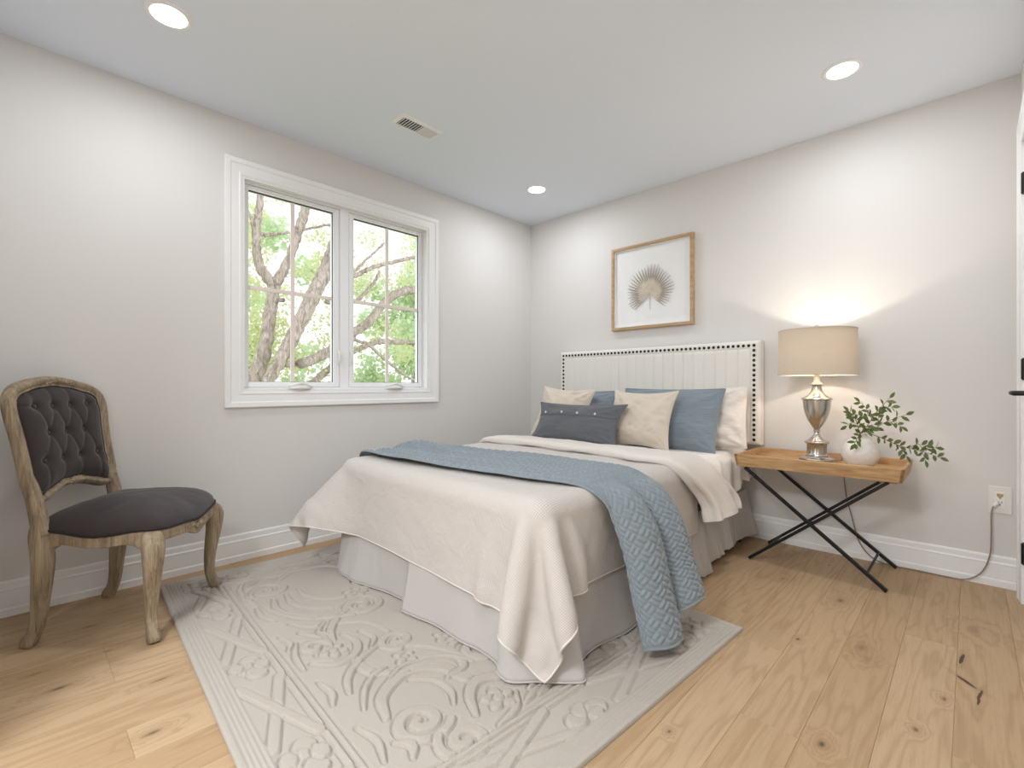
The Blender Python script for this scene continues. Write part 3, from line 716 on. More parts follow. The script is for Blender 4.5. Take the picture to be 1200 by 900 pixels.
# ------------------------------------------------------------------ bed skirt: pleated panels round the box spring
def make_skirt():
    root = empty('bed_skirt', ((BX0 + BX1) / 2, (BY0 + BY1) / 2, 0.0), label='white pleated bed skirt hanging round the base of the bed', cat='bed skirt')
    t = NT('skirt_cotton'); v = t.obj(); w = t.noise(v, 380, 2)
    t.set(color=t.mix(w, srgb(188, 183, 178), srgb(200, 195, 191)), rough=.9, spec=.1, sheen=.1); t.bump(w, .15, .001)
    def panel(top, bot, z0=.020, zt=.325, k=14, nz=26, wav=.004, seed=1):
        T = catmull(top, k); B = catmull(bot, k); n = len(T)
        # resample both evenly
        def res(P, m):
            d = np.r_[0, np.cumsum(np.linalg.norm(np.diff(P, axis=0), axis=1))]; s = np.linspace(0, d[-1], m)
            return np.stack([np.interp(s, d, P[:, i]) for i in range(P.shape[1])], 1)
        m = 170; T = res(T, m); B = res(B, m)
        zz = np.linspace(0, 1, nz); P = np.zeros((m, nz, 3))
        hemz = z0 if np.isscalar(z0) else np.interp(np.linspace(0, 1, m), np.linspace(0, 1, len(z0)), z0)
        for j, q in enumerate(zz):
            e = q ** 1.25
            P[:, j, :2] = T * (1 - e) + B * e; P[:, j, 2] = zt * (1 - q) + hemz * q
        # hem stitch ridge
        s = np.linspace(0, 1, m)[:, None]
        dx = vnoise(s * 14, zz[None] * 2, seed, 2) * wav * zz[None]
        nrm = np.gradient(T * .4 + B * .6, axis=0); nrm = np.stack([nrm[:, 1], -nrm[:, 0]], 1); nrm /= np.linalg.norm(nrm, axis=1)[:, None] + 1e-9
        P[:, :, :2] += nrm[:, None, :] * dx[..., None]
        mb = MB(); mb.grid(P); o = mb.build('skirt_panel', t.m, root, solid=.0025)
        # hem band
        hb = MB(); Q = P[:, -1].copy(); hb.tube(Q, .0034, 8); hb.build('hem', t.m, o)
    e = .004
    L, Rr, Fy, Hy = BX0 - e, BX1 + e, BY0 - e, BY1
    panel([(L, Hy), (L, -.9), (L, -1.5), (L, Fy + .05)], [(L - .01, Hy), (L - .03, -.9), (L - .02, -1.5), (L + .0, Fy + .03)], seed=2)
    panel([(L, Fy + .03), (L + .02, Fy), (.75, Fy), (.98, Fy), (1.20, Fy)], [(L + .0, Fy + .02), (.545, -2.125), (.60, -2.145), (.76, -2.150), (.92, -2.12), (1.05, -2.10), (1.21, -2.085)], seed=3)
    panel([(1.17, Fy - .003), (1.40, Fy - .003), (1.60, Fy - .002), (1.80, Fy - .002), (Rr - .02, Fy - .002), (Rr + .002, Fy + .02), (Rr + .002, -1.9), (Rr + .002, -1.70), (Rr + .002, -1.5), (Rr + .002, -1.2), (Rr + .002, -.95)],
          [(1.19, -2.155), (1.30, -2.150), (1.42, -2.135), (1.55, -2.140), (1.66, -2.135), (1.76, -2.150), (1.80, -2.185), (1.86, -2.19), (1.92, -2.13), (1.97, -2.09), (2.025, -2.035), (2.015, -2.0), (1.955, -1.95), (1.945, -1.83), (1.965, -1.66), (1.955, -1.5), (1.935, -1.3), (1.955, -1.15), (1.94, -.96)], seed=4)
    panel([(Rr, -.96), (Rr, -.85), (Rr, -.75), (Rr, -.62)], [(1.915, -.97), (1.95, -.90), (1.965, -.82), (1.95, -.79), (1.925, -.76), (1.94, -.66), (1.945, -.60)], z0=[.02, .01, .02, .04, .05], seed=5)
    panel([(Rr - .003, -.66), (Rr - .003, -.55), (Rr - .003, -.45), (Rr - .003, -.36)], [(1.905, -.65), (1.92, -.56), (1.94, -.48), (1.935, -.40), (1.925, -.36)], z0=[.05, .05, .06], seed=6)
    panel([(Rr, -.40), (Rr, -.3), (Rr, -.2), (Rr, Hy + .005)], [(1.91, -.40), (1.935, -.32), (1.93, -.22), (1.945, -.13), (1.955, -.05)], z0=[.06, .06, .05, .045], seed=7)
make_skirt()

# ------------------------------------------------------------------ cloth: position based dynamics on a grid
def cloth_sim(P, h, collide, steps=260, iters=14, bend=.25, dt=1 / 90, pins=None, damp=.97, shear=.6):
    nu, nv = P.shape[:2]
    prev = P.copy(); cons = []
    def add(su, sv, stiff):
        w = max(su, abs(sv)); along_u = su == w
        I = np.arange(0, nu - su); J = np.arange(0, nv - sv) if sv >= 0 else np.arange(-sv, nv)
        for par in (0, 1):
            i = I[(I // w) % 2 == par] if along_u else I
            j = J if along_u else J[(J // w) % 2 == par]
            if len(i) and len(j):
                si, sj = np.ix_(i, j); cons.append(((si, sj), (si + su, sj + sv), h * math.hypot(su, sv), stiff))
    for k in ((2, 0, bend), (0, 2, bend), (1, 1, shear), (1, -1, shear), (1, 0, 1), (0, 1, 1)): add(*k)
    g = np.array((0, 0, -9.8)) * dt * dt
    pin0 = P.copy()
    for s in range(steps):
        V = (P - prev) * damp; prev = P.copy(); P = P + V + g
        for it in range(iters):
            for a, b, L, k in cons:
                A, B = P[a], P[b]
                d = B - A; l = np.sqrt((d * d).sum(-1, keepdims=True))
                c = d * ((l - L) / np.maximum(l, 1e-9) * .5 * k)
                P[a] = A + c; P[b] = B - c
            if pins is not None: P[pins] = pin0[pins]
            if it % 3 == 2: P, _ = collide(P)
        P, touch = collide(P)
        # friction: contact points keep their place
        P = np.where(touch[..., None], prev * .3 + P * (1 - .3), P)
        if pins is not None: P[pins] = pin0[pins]
    return P
def bed_collide(pad=.0, skirt=.035, floor=.03, kick=None):
    r = .055
    def f(P):
        z = P[..., 2]
        lo = np.array((BX0 - .004 - pad, BY0 - .004 - pad, -1.0)); hi = np.array((BX1 + .004 + pad, BY1 + .5, BT + .006 + pad))
        ex = skirt * sstep(.33, .02, z)
        c = (lo + hi) / 2; hh = (hi - lo) / 2
        Q = P - c; hx = hh[0] + ex - r; hy = hh[1] + ex - r; hz = hh[2] - r
        S = np.sign(Q); A = np.abs(Q) - np.stack([hx, hy, np.full_like(hx, hz)], -1)
        out = np.maximum(A, 0); L = np.linalg.norm(out, axis=-1); mx = A.max(-1)
        sd = L + np.minimum(mx, 0) - r
        hit = sd < 0.0008
        nrm = np.where((L > 1e-6)[..., None], out / np.maximum(L, 1e-9)[..., None], (A == mx[..., None]).astype(float))
        P = np.where((sd < 0)[..., None], P - nrm * S * sd[..., None], P)
        if kick is not None:
            kc = np.array(kick[:3]); D = P - kc; L2 = np.linalg.norm(D, axis=-1); ins = L2 < kick[3]
            P = np.where(ins[..., None], kc + D / np.maximum(L2, 1e-6)[..., None] * kick[3], P)
        fl = P[..., 2] < floor; P[..., 2] = np.where(fl, floor, P[..., 2])
        return P, hit | fl
    return f
def noise_disp(P, amp, scale, seed):
    nu, nv = P.shape[:2]
    a, b = np.meshgrid(np.arange(nu) * scale, np.arange(nv) * scale, indexing='ij')
    return vnoise(a, b, seed, 3) * amp
def normals(P):
    du = np.gradient(P, axis=0); dv = np.gradient(P, axis=1); n = np.cross(du, dv); return n / (np.linalg.norm(n, axis=-1, keepdims=True) + 1e-12)
def upsample(P, k):
    nu, nv = P.shape[:2]
    Q = np.stack([catmull(P[:, j], k) for j in range(nv)], 1)
    return np.stack([catmull(Q[i], k) for i in range(Q.shape[0])], 0)

def m_duvet():
    t = NT('duvet_stripe'); v = t.uv(); xyz = t.n('ShaderNodeSeparateXYZ'); t.l(v, xyz.inputs[0])
    s1 = t.math('ADD', t.math('MULTIPLY', t.math('SINE', t.math('MULTIPLY', xyz.outputs[0], 2 * math.pi / .0056)), .5), .5)
    s2 = t.math('ADD', t.math('MULTIPLY', t.math('SINE', t.math('MULTIPLY', xyz.outputs[1], 2 * math.pi / .0056)), .5), .5)
    k = t.math('ADD', t.math('MULTIPLY', s1, .6), t.math('MULTIPLY', s2, .4))
    w = t.noise(v, 500, 2)
    c = t.mix(k, srgb(188, 179, 171), srgb(222, 216, 211)); c = t.mix(t.math('MULTIPLY', w, .25), c, srgb(202, 194, 187))
    t.set(color=c, rough=.9, spec=.1, sheen=.15)
    big = t.noise(t.mapped(v, (1, 1, 1)), 9, 4, .55, .8)
    t.bump(t.math('ADD', t.math('MULTIPLY', big, 1.0), t.math('MULTIPLY', w, .02)), .35, .02); return t.m
M['duvet'] = m_duvet()
M['duvet_back'] = m_fabric('duvet_reverse', srgb(226, 218, 210), .03, 700, .15)

DUV = None
def make_duvet():
    global DUV
    h = .0235
    x0, x1 = BX0 - .315, BX1 + .33; y1, y0 = -.84, BY0 - .318
    us = np.arange(x0, x1, h); vs = np.arange(y0, y1, h)
    X, Y = np.meshgrid(us, vs, indexing='ij')
    X, Y = X + .020 * (Y - y1), Y - .030 * (X - 1.2)
    P = np.stack([X, Y, np.full_like(X, BT + .02)], -1)
    P[..., 2] += noise_disp(P, .006, .13, 3)
    pins = np.zeros(X.shape, bool); pins[:, -1] = (X[:, -1] > BX0 + .05) & (X[:, -1] < BX1 - .05)
    S = cloth_sim(P, h, bed_collide(.006, .055, .045, (.455, -2.15, .27, .12)), steps=230, iters=15, bend=.50, pins=pins)
    S = S + normals(S) * (noise_disp(S, .0028, .16, 9) * 1.0)[..., None] * np.sign(normals(S)[S.shape[0] // 2, S.shape[1] // 2, 2])
    S = upsample(S, 2)
    DUV = S
    nu, nv = S.shape[:2]
    UV = np.stack(np.meshgrid(np.linspace(0, x1 - x0, nu), np.linspace(0, y1 - y0, nv), indexing='ij'), -1)
    n = normals(S)
    if n[nu // 2, nv // 2, 2] < 0: n = -n
    # two faces with a puffed body and a sewn edge
    a, b = np.meshgrid(np.arange(nu), np.arange(nv), indexing='ij')
    ed = np.minimum(np.minimum(a, nu - 1 - a), b) * h / 2
    th = .0025 + .0065 * (1 - np.exp(-(ed / .03)))
    root = empty('duvet', ((BX0 + BX1) / 2, -1.55, BT), label='pale beige checked duvet spread over the foot half of the bed', cat='duvet')
    mb = MB(); mb.grid(S + n * th[..., None], uv=UV)
    top = mb.build('cover', M['duvet'], root)
    mb = MB(); mb.grid(S - n * (th * .6)[..., None], uv=UV, flip=True); mb.build('underside', M['duvet_back'], root)
    ring = np.concatenate([S[0, ::-1], S[1:, 0], S[-1, 1:]], 0)
    mb = MB(); mb.tube(ring, .0042, 8); mb.build('piped_edge', M['duvet_back'], root)
    return root
duvet = make_duvet()

# turned-back upper edge of the duvet, a puffed double layer across the bed and down the right side
def make_turnback():
    # closed section in (y,z): front roll at y=-1.12, tail under the pillows at y=-.66
    nu, nt = 150, 60
    s = np.linspace(0, 1, nu)
    # path across the bed (x, z, outward normal)
    zt = BT + .018
    pts = [(BX0 - .10, .34), (BX0 - .055, .44), (BX0 - .022, .535), (BX0 + .035, zt), (.80, zt + .003), (1.2, zt + .004), (1.6, zt + .002), (BX1 - .06, zt), (BX1 - .005, zt - .018), (BX1 + .032, .52), (BX1 + .052, .44), (BX1 + .075, .355), (BX1 + .088, .30)]
    C = catmull(pts, 14); d = np.r_[0, np.cumsum(np.linalg.norm(np.diff(C, axis=0), axis=1))]
    C = np.stack([np.interp(s * d[-1], d, C[:, i]) for i in (0, 1)], 1)
    T = np.gradient(C, axis=0); T /= np.linalg.norm(T, axis=1)[:, None]; N = np.stack([-T[:, 1], T[:, 0]], 1)
    a = np.linspace(0, 2 * math.pi, nt + 1)[:-1]
    P = np.zeros((nu, nt, 3))
    arc = s * d[-1]; rest = d[-1] - arc
    side = sstep(.0, .30, (arc - (d[-1] - .33)))            # how far down the right side
    front = -1.11 + .04 * np.sin(s * 5) + .015 * np.sin(s * 23) + .22 * side ** 1.2
    back = -.80 + 0 * s + .24 * side
    for i in range(nu):
        w = (back[i] - front[i]) / 2; yc = (back[i] + front[i]) / 2
        th = .021 + .006 * math.sin(s[i] * 31) * .6 + .016 * side[i]
        cy = np.sign(np.cos(a)) * np.abs(np.cos(a)) ** .55; cz = np.sign(np.sin(a)) * np.abs(np.sin(a)) ** .75
        # thicker at the front roll, thin towards the pillows
        tt = th * (1.0 + .40 * np.exp(-((cy + .85) / .35) ** 2) - .35 * sstep(.0, 1, cy))
        y = yc + w * cy; off = tt * cz + .020
        P[i, :, 1] = y; P[i, :, 0] = C[i, 0] + N[i, 0] * off; P[i, :, 2] = C[i, 1] + N[i, 1] * off
    aa, bb = np.meshgrid(arc * 9, a, indexing='ij')
    nz = vnoise(aa, 3 + 2.2 * np.cos(bb), 21, 3) * (.004 + .007 * side[:, None])
    n = normals(np.concatenate([P, P[:, :1]], 1))[:, :-1]
    cen = P.mean(1, keepdims=True); sg = np.sign(((P - cen) * n).sum(-1, keepdims=True)); P = P + n * sg * nz[..., None]
    # folds gathered at the tip of the right end
    g = side[:, None] * .012 * np.sin(bb * 7 + 3 * s[:, None]); P = P + n * sg * g[..., None]
    # close ends
    mb = MB(); mb.grid(P, closed_v=True)
    for e, fl in ((0, 1), (nu - 1, 0)):
        c = P[e].mean(0); k = P[e] * .6 + c * .4; k[:, 2] += .012; base = mb.n
        mb.grid(np.stack([P[e], k, np.repeat(c[None] + np.array((0, 0, .02)), nt, 0)], 0), closed_v=True)
    mb.build('turned_back_edge', M['duvet_back'], duvet)
make_turnback()

# white top sheet showing between the turned-back duvet and the pillows, hanging down the right side
def make_sheet():
    nu, nv = 110, 80
    pts = [(BX0 - .022, .40), (BX0 - .018, .53), (BX0 + .03, BT + .010), (1.0, BT + .012), (1.5, BT + .012), (BX1 - .06, BT + .011), (BX1 - .005, BT - .008), (BX1 + .014, .52), (BX1 + .022, .42), (BX1 + .034, .32), (BX1 + .040, .27)]
    C = catmull(pts, 14); d = np.r_[0, np.cumsum(np.linalg.norm(np.diff(C, axis=0), axis=1))]; s = np.linspace(0, 1, nu)
    ys = np.linspace(-.80, -.075, nv); P = np.zeros((nu, nv, 3))
    for j, y in enumerate(ys):
        q = (y + .97) / .84
        end = d[-1] - .06 - .10 * max(0, q - .30) ** 1.0 + .018 * math.sin(q * 21)
        a = np.interp(s * end, d, C[:, 0]); b = np.interp(s * end, d, C[:, 1])
        P[:, j, 0] = a; P[:, j, 1] = y; P[:, j, 2] = b
    T = normals(P); T = T * np.sign(T[nu // 2, nv // 2, 2])
    hang = sstep(BX1 - .01, BX1 + .03, P[..., 0])
    A, B = np.meshgrid(s, ys, indexing='ij')
    dis = hang * sstep(-.84, -.68, B) * (.012 + .014 * np.sin((B + A * .55) * 40) * (1 + .4 * np.sin(B * 17))) + .0022 * vnoise(A * 12, B * 9, 4, 3)
    P = P + T * dis[..., None]
    mb = MB(); mb.grid(P, flip=False)
    o = mb.build('top_sheet', M['sheet'], None, solid=.004, subd=1)
    tag(o, 'white sheet hanging over the bed side beside the tray table', 'sheet')
make_sheet()

# ------------------------------------------------------------------ quilted throw laid across the bed
def m_quilt(name, ca, cb):
    t = NT(name); v = t.obj(); w = t.noise(v, 420, 2); b = t.noise(v, 14, 2)
    c = t.mix(w, ca, cb); c = t.mix(t.math('MULTIPLY', b, .3), c, ca)
    t.set(color=c, rough=.85, spec=.15, sheen=.3); t.bump(w, .25, .001); return t.m
M['throw'] = m_quilt('quilt_blue_grey', srgb(126, 137, 143), srgb(153, 162, 168))
def quilt_relief(A, B, a=.012, b=.035, rot=45):
    """stitched basket-weave: staggered oblong puffs in alternating diagonal rows"""
    c, s = math.cos(R(rot)), math.sin(R(rot)); x = A * c + B * s; y = -A * s + B * c
    cell = b
    i = np.floor(x / cell); j = np.floor(y / cell); alt = (i + j) % 2 == 0
    p = np.where(alt, x, y) / cell; q = np.where(alt, y, x) / cell
    fp = p - np.floor(p); fq = (q - np.floor(q)) * 2; fq = fq - np.floor(fq)
    return (1 - np.abs(2 * fp - 1) ** 5) * (1 - np.abs(2 * fq - 1) ** 2.4)
def make_throw():
    # centre line across the bed then down the right side to the floor; width folded into loose pleats
    nu, nv = 620, 240
    top = BT + .020
    cl = [(.440, -1.78, .515), (.475, -1.775, .575), (.56, -1.77, top + .012), (.75, -1.755, top + .012), (1.0, -1.735, top + .011), (1.3, -1.70, top + .011), (1.6, -1.645, top + .010), (1.80, -1.60, top + .006), (1.885, -1.58, top - .012), (1.945, -1.57, .525), (1.985, -1.57, .43), (2.02, -1.575, .32), (2.05, -1.58, .20), (2.085, -1.585, .09), (2.10, -1.59, .045)]
    C = catmull(cl, 16); d = np.r_[0, np.cumsum(np.linalg.norm(np.diff(C, axis=0), axis=1))]; Lt = d[-1]
    s = np.linspace(0, 1, nu); C = np.stack([np.interp(s * Lt, d, C[:, i]) for i in range(3)], 1)
    T = np.gradient(C[:, [0, 2]], axis=0); T /= np.linalg.norm(T, axis=1)[:, None]; N = np.stack([-T[:, 1], T[:, 0]], 1)
    hang = sstep(1.86, 2.0, C[:, 0])
    # front and back edges (y) along the length
    arc = s * Lt
    xk = [0, .15, .45, .85, 1.2, 1.42, 1.52, 1.75, 2.0, 2.2]
    fr = np.interp(arc, xk, [-1.93, -1.975, -1.985, -1.945, -1.90, -1.84, -1.80, -1.77, -1.775, -1.78])
    bk = np.interp(arc, xk, [-1.62, -1.54, -1.47, -1.40, -1.36, -1.38, -1.385, -1.37, -1.375, -1.385])
    k = np.ones(41) / 41
    sm = lambda a: np.convolve(np.pad(a, 20, 'edge'), k, 'valid')
    fr, bk = sm(fr), sm(bk)
    q = np.linspace(0, 1, nv)
    P = np.zeros((nu, nv, 3))
    for i in range(nu):
        hg = hang[i]
        # pleats in the folded cloth: soft on top, deep on the drop
        w1 = .50 + .5 * np.cos(2 * math.pi * (q * 2.0 + .06 * math.sin(arc[i] * 3)))
        w2 = .5 + .5 * np.cos(2 * math.pi * (q * 3.0 + .1 + .04 * math.sin(arc[i] * 5)))
        up = (.004 + .012 * w2 * (.5 + .5 * math.sin(arc[i] * 2.2 + 1))) * (1 - hg) + hg * (.006 + .080 * (1 - w1) * (.45 + .55 * hg))
        # left end: a raised fold that opens like a mouth
        m = np.exp(-((arc[i] - .24) / .16) ** 2); up = up + m * .034 * np.exp(-((q - .70) / .20) ** 2) - 0
        roll = .010 * np.exp(-(q / .05) ** 2) * (1 - hg)
        lift = .006 * np.exp(-((q - .04) / .05) ** 2)
        off = up + lift
        y = fr[i] + (bk[i] - fr[i]) * q
        # pleats overlap sideways on the drop
        y = y - hg * .042 * np.sin(2 * math.pi * (q * 2.0 + .06 * math.sin(arc[i] * 3)))
        P[i, :, 0] = C[i, 0] + N[i, 0] * off; P[i, :, 1] = y; P[i, :, 2] = C[i, 2] + N[i, 1] * off
    # uneven hem
    hem = sstep(.80, 1.0, s)[:, None]
    P[:, :, 2] += hem * (.075 * sstep(.40, .62, q)[None] + .008 * np.sin(q * 19)[None])
    P[:, :, 2] += (vnoise(np.outer(arc * 5, np.ones(nv)), np.outer(np.ones(nu), q * 3), 8, 2) * .004) * (1 - hang[:, None])
    n = normals(P); n = n * np.sign(n[nu // 3, nv // 2, 2])
    A, B = np.meshgrid(arc, q * .64, indexing='ij')
    ed = np.minimum(np.minimum(A, Lt - A), np.minimum(B, .64 - B))
    rel = quilt_relief(A, B) * sstep(.006, .016, ed)
    # stay clear of the duvet below
    P2 = P + n * (.0015 + .0068 * rel)[..., None]
    mb = MB(); mb.grid(P2); ring_th = .006
    back = P - n * .004
    mb.grid(back, flip=True)
    idx = lambda i, j: i * nv + j; off = nu * nv
    ring = [(i, 0) for i in range(nu)] + [(nu - 1, j) for j in range(1, nv)] + [(i, nv - 1) for i in range(nu - 2, -1, -1)] + [(0, j) for j in range(nv - 2, 0, -1)]
    for a_, b_ in zip(ring, ring[1:] + ring[:1]):
        mb.f.append((idx(*b_), idx(*a_), idx(*a_) + off, idx(*b_) + off))
    o = mb.build('quilted_throw', M['throw'])
    tag(o, 'blue grey quilted throw draped across the bed down to the rug', 'throw')
    be = MB(); be.tube(np.array([P[i, j] for (i, j) in ring[::3]]), .0045, 8); be.build('bound_edge', M['throw'], o)
make_throw()

# ------------------------------------------------------------------ pillows
def m_pillow(name, ca, cb, wr=(1, 1, 1), wstr=.3, wsc=9, wd=.012):
    t = NT(name); v = t.obj(); w = t.noise(v, 420, 2); k = t.noise(t.mapped(v, wr), wsc, 4, .55, .5)
    t.set(color=t.mix(w, ca, cb), rough=.9, spec=.12, sheen=.2)
    t.bump(t.math('ADD', k, t.math('MULTIPLY', w, .03)), wstr, wd); return t.m
M['beige'] = m_pillow('beige_linen', srgb(205, 190, 172), srgb(226, 214, 200), wstr=.2)
M['charcoal'] = m_pillow('charcoal_linen', srgb(88, 90, 94), srgb(112, 114, 118), wstr=.15)
M['slate'] = m_pillow('slate_blue_cotton', srgb(120, 131, 140), srgb(145, 155, 163), (1.2, 1, 6), .55, 10, .010)
M['pillow_white'] = m_pillow('oatmeal_cotton', srgb(224, 214, 204), srgb(238, 231, 223), (1, 1, 3), .45, 8, .012)
M['button'] = m_plain('pearl_button', srgb(230, 226, 218), .25)
def pillow(name, base, w, h, t, lean, mat, label, group=None, rotz=0, roll=0, conc=.06, ear=1.0, seed=1, wrk=.004, pipe=.0035, extra=None, pipemat=None, pw=2.6, flange=0.0):
    n = 72
    u = np.sin(np.linspace(-math.pi / 2, math.pi / 2, n)); U, V = np.meshgrid(u, u, indexing='ij')
    X = U * w / 2 * (1 - conc * (1 - V ** 2)); Z = V * h / 2 * (1 - conc * (1 - U ** 2))
    prof = lambda a: np.clip(1 - np.abs(a) ** pw, 0, 1) ** .62
    T = t / 2 * prof(U) * prof(V) * (1 - .16 * V)
    # creases pulled from the corners
    nz = vnoise(U * 3 + seed, V * 3, seed, 3) * wrk
    cr = 0
    for su in (-1, 1):
        for sv in (-1, 1):
            a = np.arctan2(V - sv, U - su); d = np.hypot(U - su, V - sv)
            cr = cr + np.sin(a * 9 + seed + su) * np.exp(-(d / .55) ** 2) * sstep(0, .25, d)
    nz = nz + cr * wrk * .7
    edge = prof(U) * prof(V)
    F = np.stack([X, -(T + nz * sstep(0, .5, edge)), Z], -1); B = np.stack([X, T * .85 + nz * .6 * sstep(0, .5, edge), Z], -1)
    ml = Matrix.Rotation(rotz, 3, 'Z') @ Matrix.Rotation(-lean, 3, 'X') @ Matrix.Rotation(roll, 3, 'Y')
    A = np.array(ml)
    def place(P): return (P + np.array((0, 0, h / 2))) @ A.T + np.array(base)
    # pivot: bottom edge; roll about the pillow centre
    root = empty(name, tuple(base), label=label, cat='pillow' if 'pillow' in name or 'sham' in name else 'cushion', group=group)
    mb = MB(); mb.grid(place(F)); mb.grid(place(B), flip=True); mb.build('cover', mat, root)
    ring = np.concatenate([F[0, ::-1], F[1:, 0], F[-1, 1:], F[-2:0:-1, -1]], 0); ring = np.vstack([ring, ring[:1]])
    if pipe:
        mb = MB(); mb.tube(place(ring), pipe, 8, caps=False); mb.build('seam_piping', pipemat or mat, root)
    if extra: extra(root, place, F, U, V)
    return root
ZB = BT + .012
pillow('sleeping_pillow', (1.680, -.345, ZB), .60, .385, .145, R(19), M['pillow_white'], 'white sleeping pillow at the lamp end of the headboard', conc=.035, seed=5, wrk=.012, pw=3.2, roll=R(-5))
def sham_flange(root, place, F, U, V): pass
pillow('quilted_sham', (1.520, -.495, ZB), .67, .405, .13, R(24), M['slate'], 'slate blue pillow behind the right beige cushion nearest the lamp', conc=.05, seed=8, wrk=.008, pipe=.006, group='slate blue pillows')
pillow('quilted_sham', (.785, -.495, ZB), .66, .385, .13, R(24), M['slate'], 'slate blue pillow mostly hidden behind the left beige cushion and charcoal cushion', conc=.05, seed=11, wrk=.008, pipe=.006, group='slate blue pillows')
pillow('square_cushion', (1.432, -.655, ZB + .004), .45, .385, .14, R(21), M['beige'], 'plain beige cushion standing between the charcoal cushion and slate pillow', conc=.13, seed=2, wrk=.008, pipe=0, group='beige cushions')
pillow('square_cushion', (.795, -.64, ZB + .004), .48, .405, .125, R(21), M['beige'], 'plain beige cushion nearest the window behind the charcoal cushion', conc=.13, seed=3, wrk=.008, pipe=0, roll=R(3), group='beige cushions')
def lumbar_extra(root, place, F, U, V):
    n = F.shape[0]
    # placket: overlapping flap with pearl buttons on the upper third
    j0 = int(np.argmin(np.abs(V[0] - .30)))
    line = place(F[2:-2, j0] + np.array((0, -.0015, 0)))
    mb = MB(); mb.tube(line, .0028, 8); mb.build('placket_edge', M['charcoal'], root)
    for uu in (-.80, -.30, .12, .52):
        i = int(np.argmin(np.abs(U[:, 0] - uu))); p = place(F[i, j0 + 3][None] + np.array((0, -.003, 0)))[0]
        mb = MB(); mb.lathe([(0, -.002), (.0075, -.002), (.0085, 0), (.0075, .002), (.004, .0012), (0, .0012)], (0, 0, 0), 16, False, False)
        P = mb.v[0]; mb.v[0] = np.stack([P[:, 0], -P[:, 2], P[:, 1]], 1) + p; mb.build('button', M['button'], root)
pillow('lumbar_cushion', (1.045, -.80, ZB + .018), .71, .285, .12, R(26), M['charcoal'], 'long charcoal grey cushion with pearl buttons lying frontmost on the bed', conc=.12, seed=6, wrk=.006, pipe=.003, extra=lumbar_extra, rotz=R(-1), pw=2.4)

# ------------------------------------------------------------------ tray table
M['tray_wood'] = m_wood('tray_mango_wood', srgb(158, 118, 78), srgb(212, 175, 130), 1.0, 0, .5)
TX0, TX1, TY0, TY1, TZ = 1.968, 2.693, -.470, -.055, .522
def make_table():
    root = empty('tray_table', ((TX0 + TX1) / 2, (TY0 + TY1) / 2, 0), label='folding side table with wooden tray on crossed black metal legs', cat='side table')
    mb = MB(); mb.box((TX0 + .006, TY0 + .006, TZ + .006), (TX1 - .006, TY1 - .006, TZ + .024)); tray = mb.build('tray', M['tray_wood'], root, smooth=False, bevel=.002)
    hgt = .062; sl = .010; th = .014
    def board(p0, p1, inward, name='tray_side', ends=(0, 0)):
        p0, p1, n = np.array(p0, float), np.array(p1, float), np.array(inward, float)
        V = []
        for p, e in ((p0, -1), (p1, 1)):
            d = (p1 - p0) / np.linalg.norm(p1 - p0)
            lo = np.array((*p, TZ - .004)); 
            for (o, z) in ((0, -.004), (th, -.004), (th - sl, hgt), (-sl, hgt)):
                q = p + n * o + d * e * (sl if z > 0 else 0)
                V.append((q[0], q[1], TZ + z))
        mb = MB(); mb.add(V, [(0, 1, 2, 3), (7, 6, 5, 4), (0, 4, 5, 1), (1, 5, 6, 2), (2, 6, 7, 3), (3, 7, 4, 0)])
        mb.build(name, M['tray_wood'], tray, smooth=False, bevel=.002)
    board((TX0, TY0), (TX1, TY0), (0, 1)); board((TX1, TY1), (TX0, TY1), (0, -1)); board((TX1, TY0), (TX1, TY1), (-1, 0)); board((TX0, TY1), (TX0, TY0), (1, 0))
    for x, y0, y1 in ((TX1 - .055, TY0 + .03, TY1 - .03), (TX0 + .055, TY0 + .03, TY1 - .03)):
        mb = MB(); mb.box((x - .035, y0, TZ - .014), (x + .035, y1, TZ)); mb.build('cleat', M['tray_wood'], root, smooth=False, bevel=.002)
    zt = TZ - .010
    def bar(p, q, name='leg', r=.0085):
        mb = MB(); mb.tube([p, q], [(.0135, .0105), (.0135, .0105)] if name == 'leg' else [r, r], 4 if name == 'leg' else 12, up=(0, 1, 0) if name == 'leg' else None, power=2)
        return mb.build(name, M['black'], root, smooth=False)
    fx0, fx1 = 2.030, 2.632
    # outer frame: upper left to lower right; inner frame: upper right to lower left
    oy = (-.462, -.062); iy = (-.440, -.085)
    for y in oy: bar((fx0 - .020, y, zt), (fx1 + .004, y, .006))
    for y in iy: bar((fx1 + .008, y, zt), (fx0 - .004, y, .006))
    f = .88
    P = lambda a, b, k: tuple(np.array(a) * (1 - k) + np.array(b) * k)
    for (y0, y1, xa, xb, k) in ((oy[0], oy[1], fx0 - .020, fx1 + .004, f), (iy[0], iy[1], fx1 + .008, fx0 - .004, f), (oy[0], oy[1], fx0 - .020, fx1 + .004, .01), (iy[0], iy[1], fx1 + .008, fx0 - .004, .01)):
        bar(P((xa, y0, zt), (xb, y0, .006), k), P((xa, y1, zt), (xb, y1, .006), k), 'stretcher', .006)
    xm = (fx0 - .020 + fx1 + .004) / 2 + .004
    for y0, y1 in ((oy[0] - .007, iy[0] + .007), (iy[1] - .007, oy[1] + .007)):
        mb = MB(); mb.tube([(xm, y0, .262), (xm, y1, .262)], .006, 12); mb.build('pivot_bolt', M['black'], root)
make_table()
TF = TZ + .024

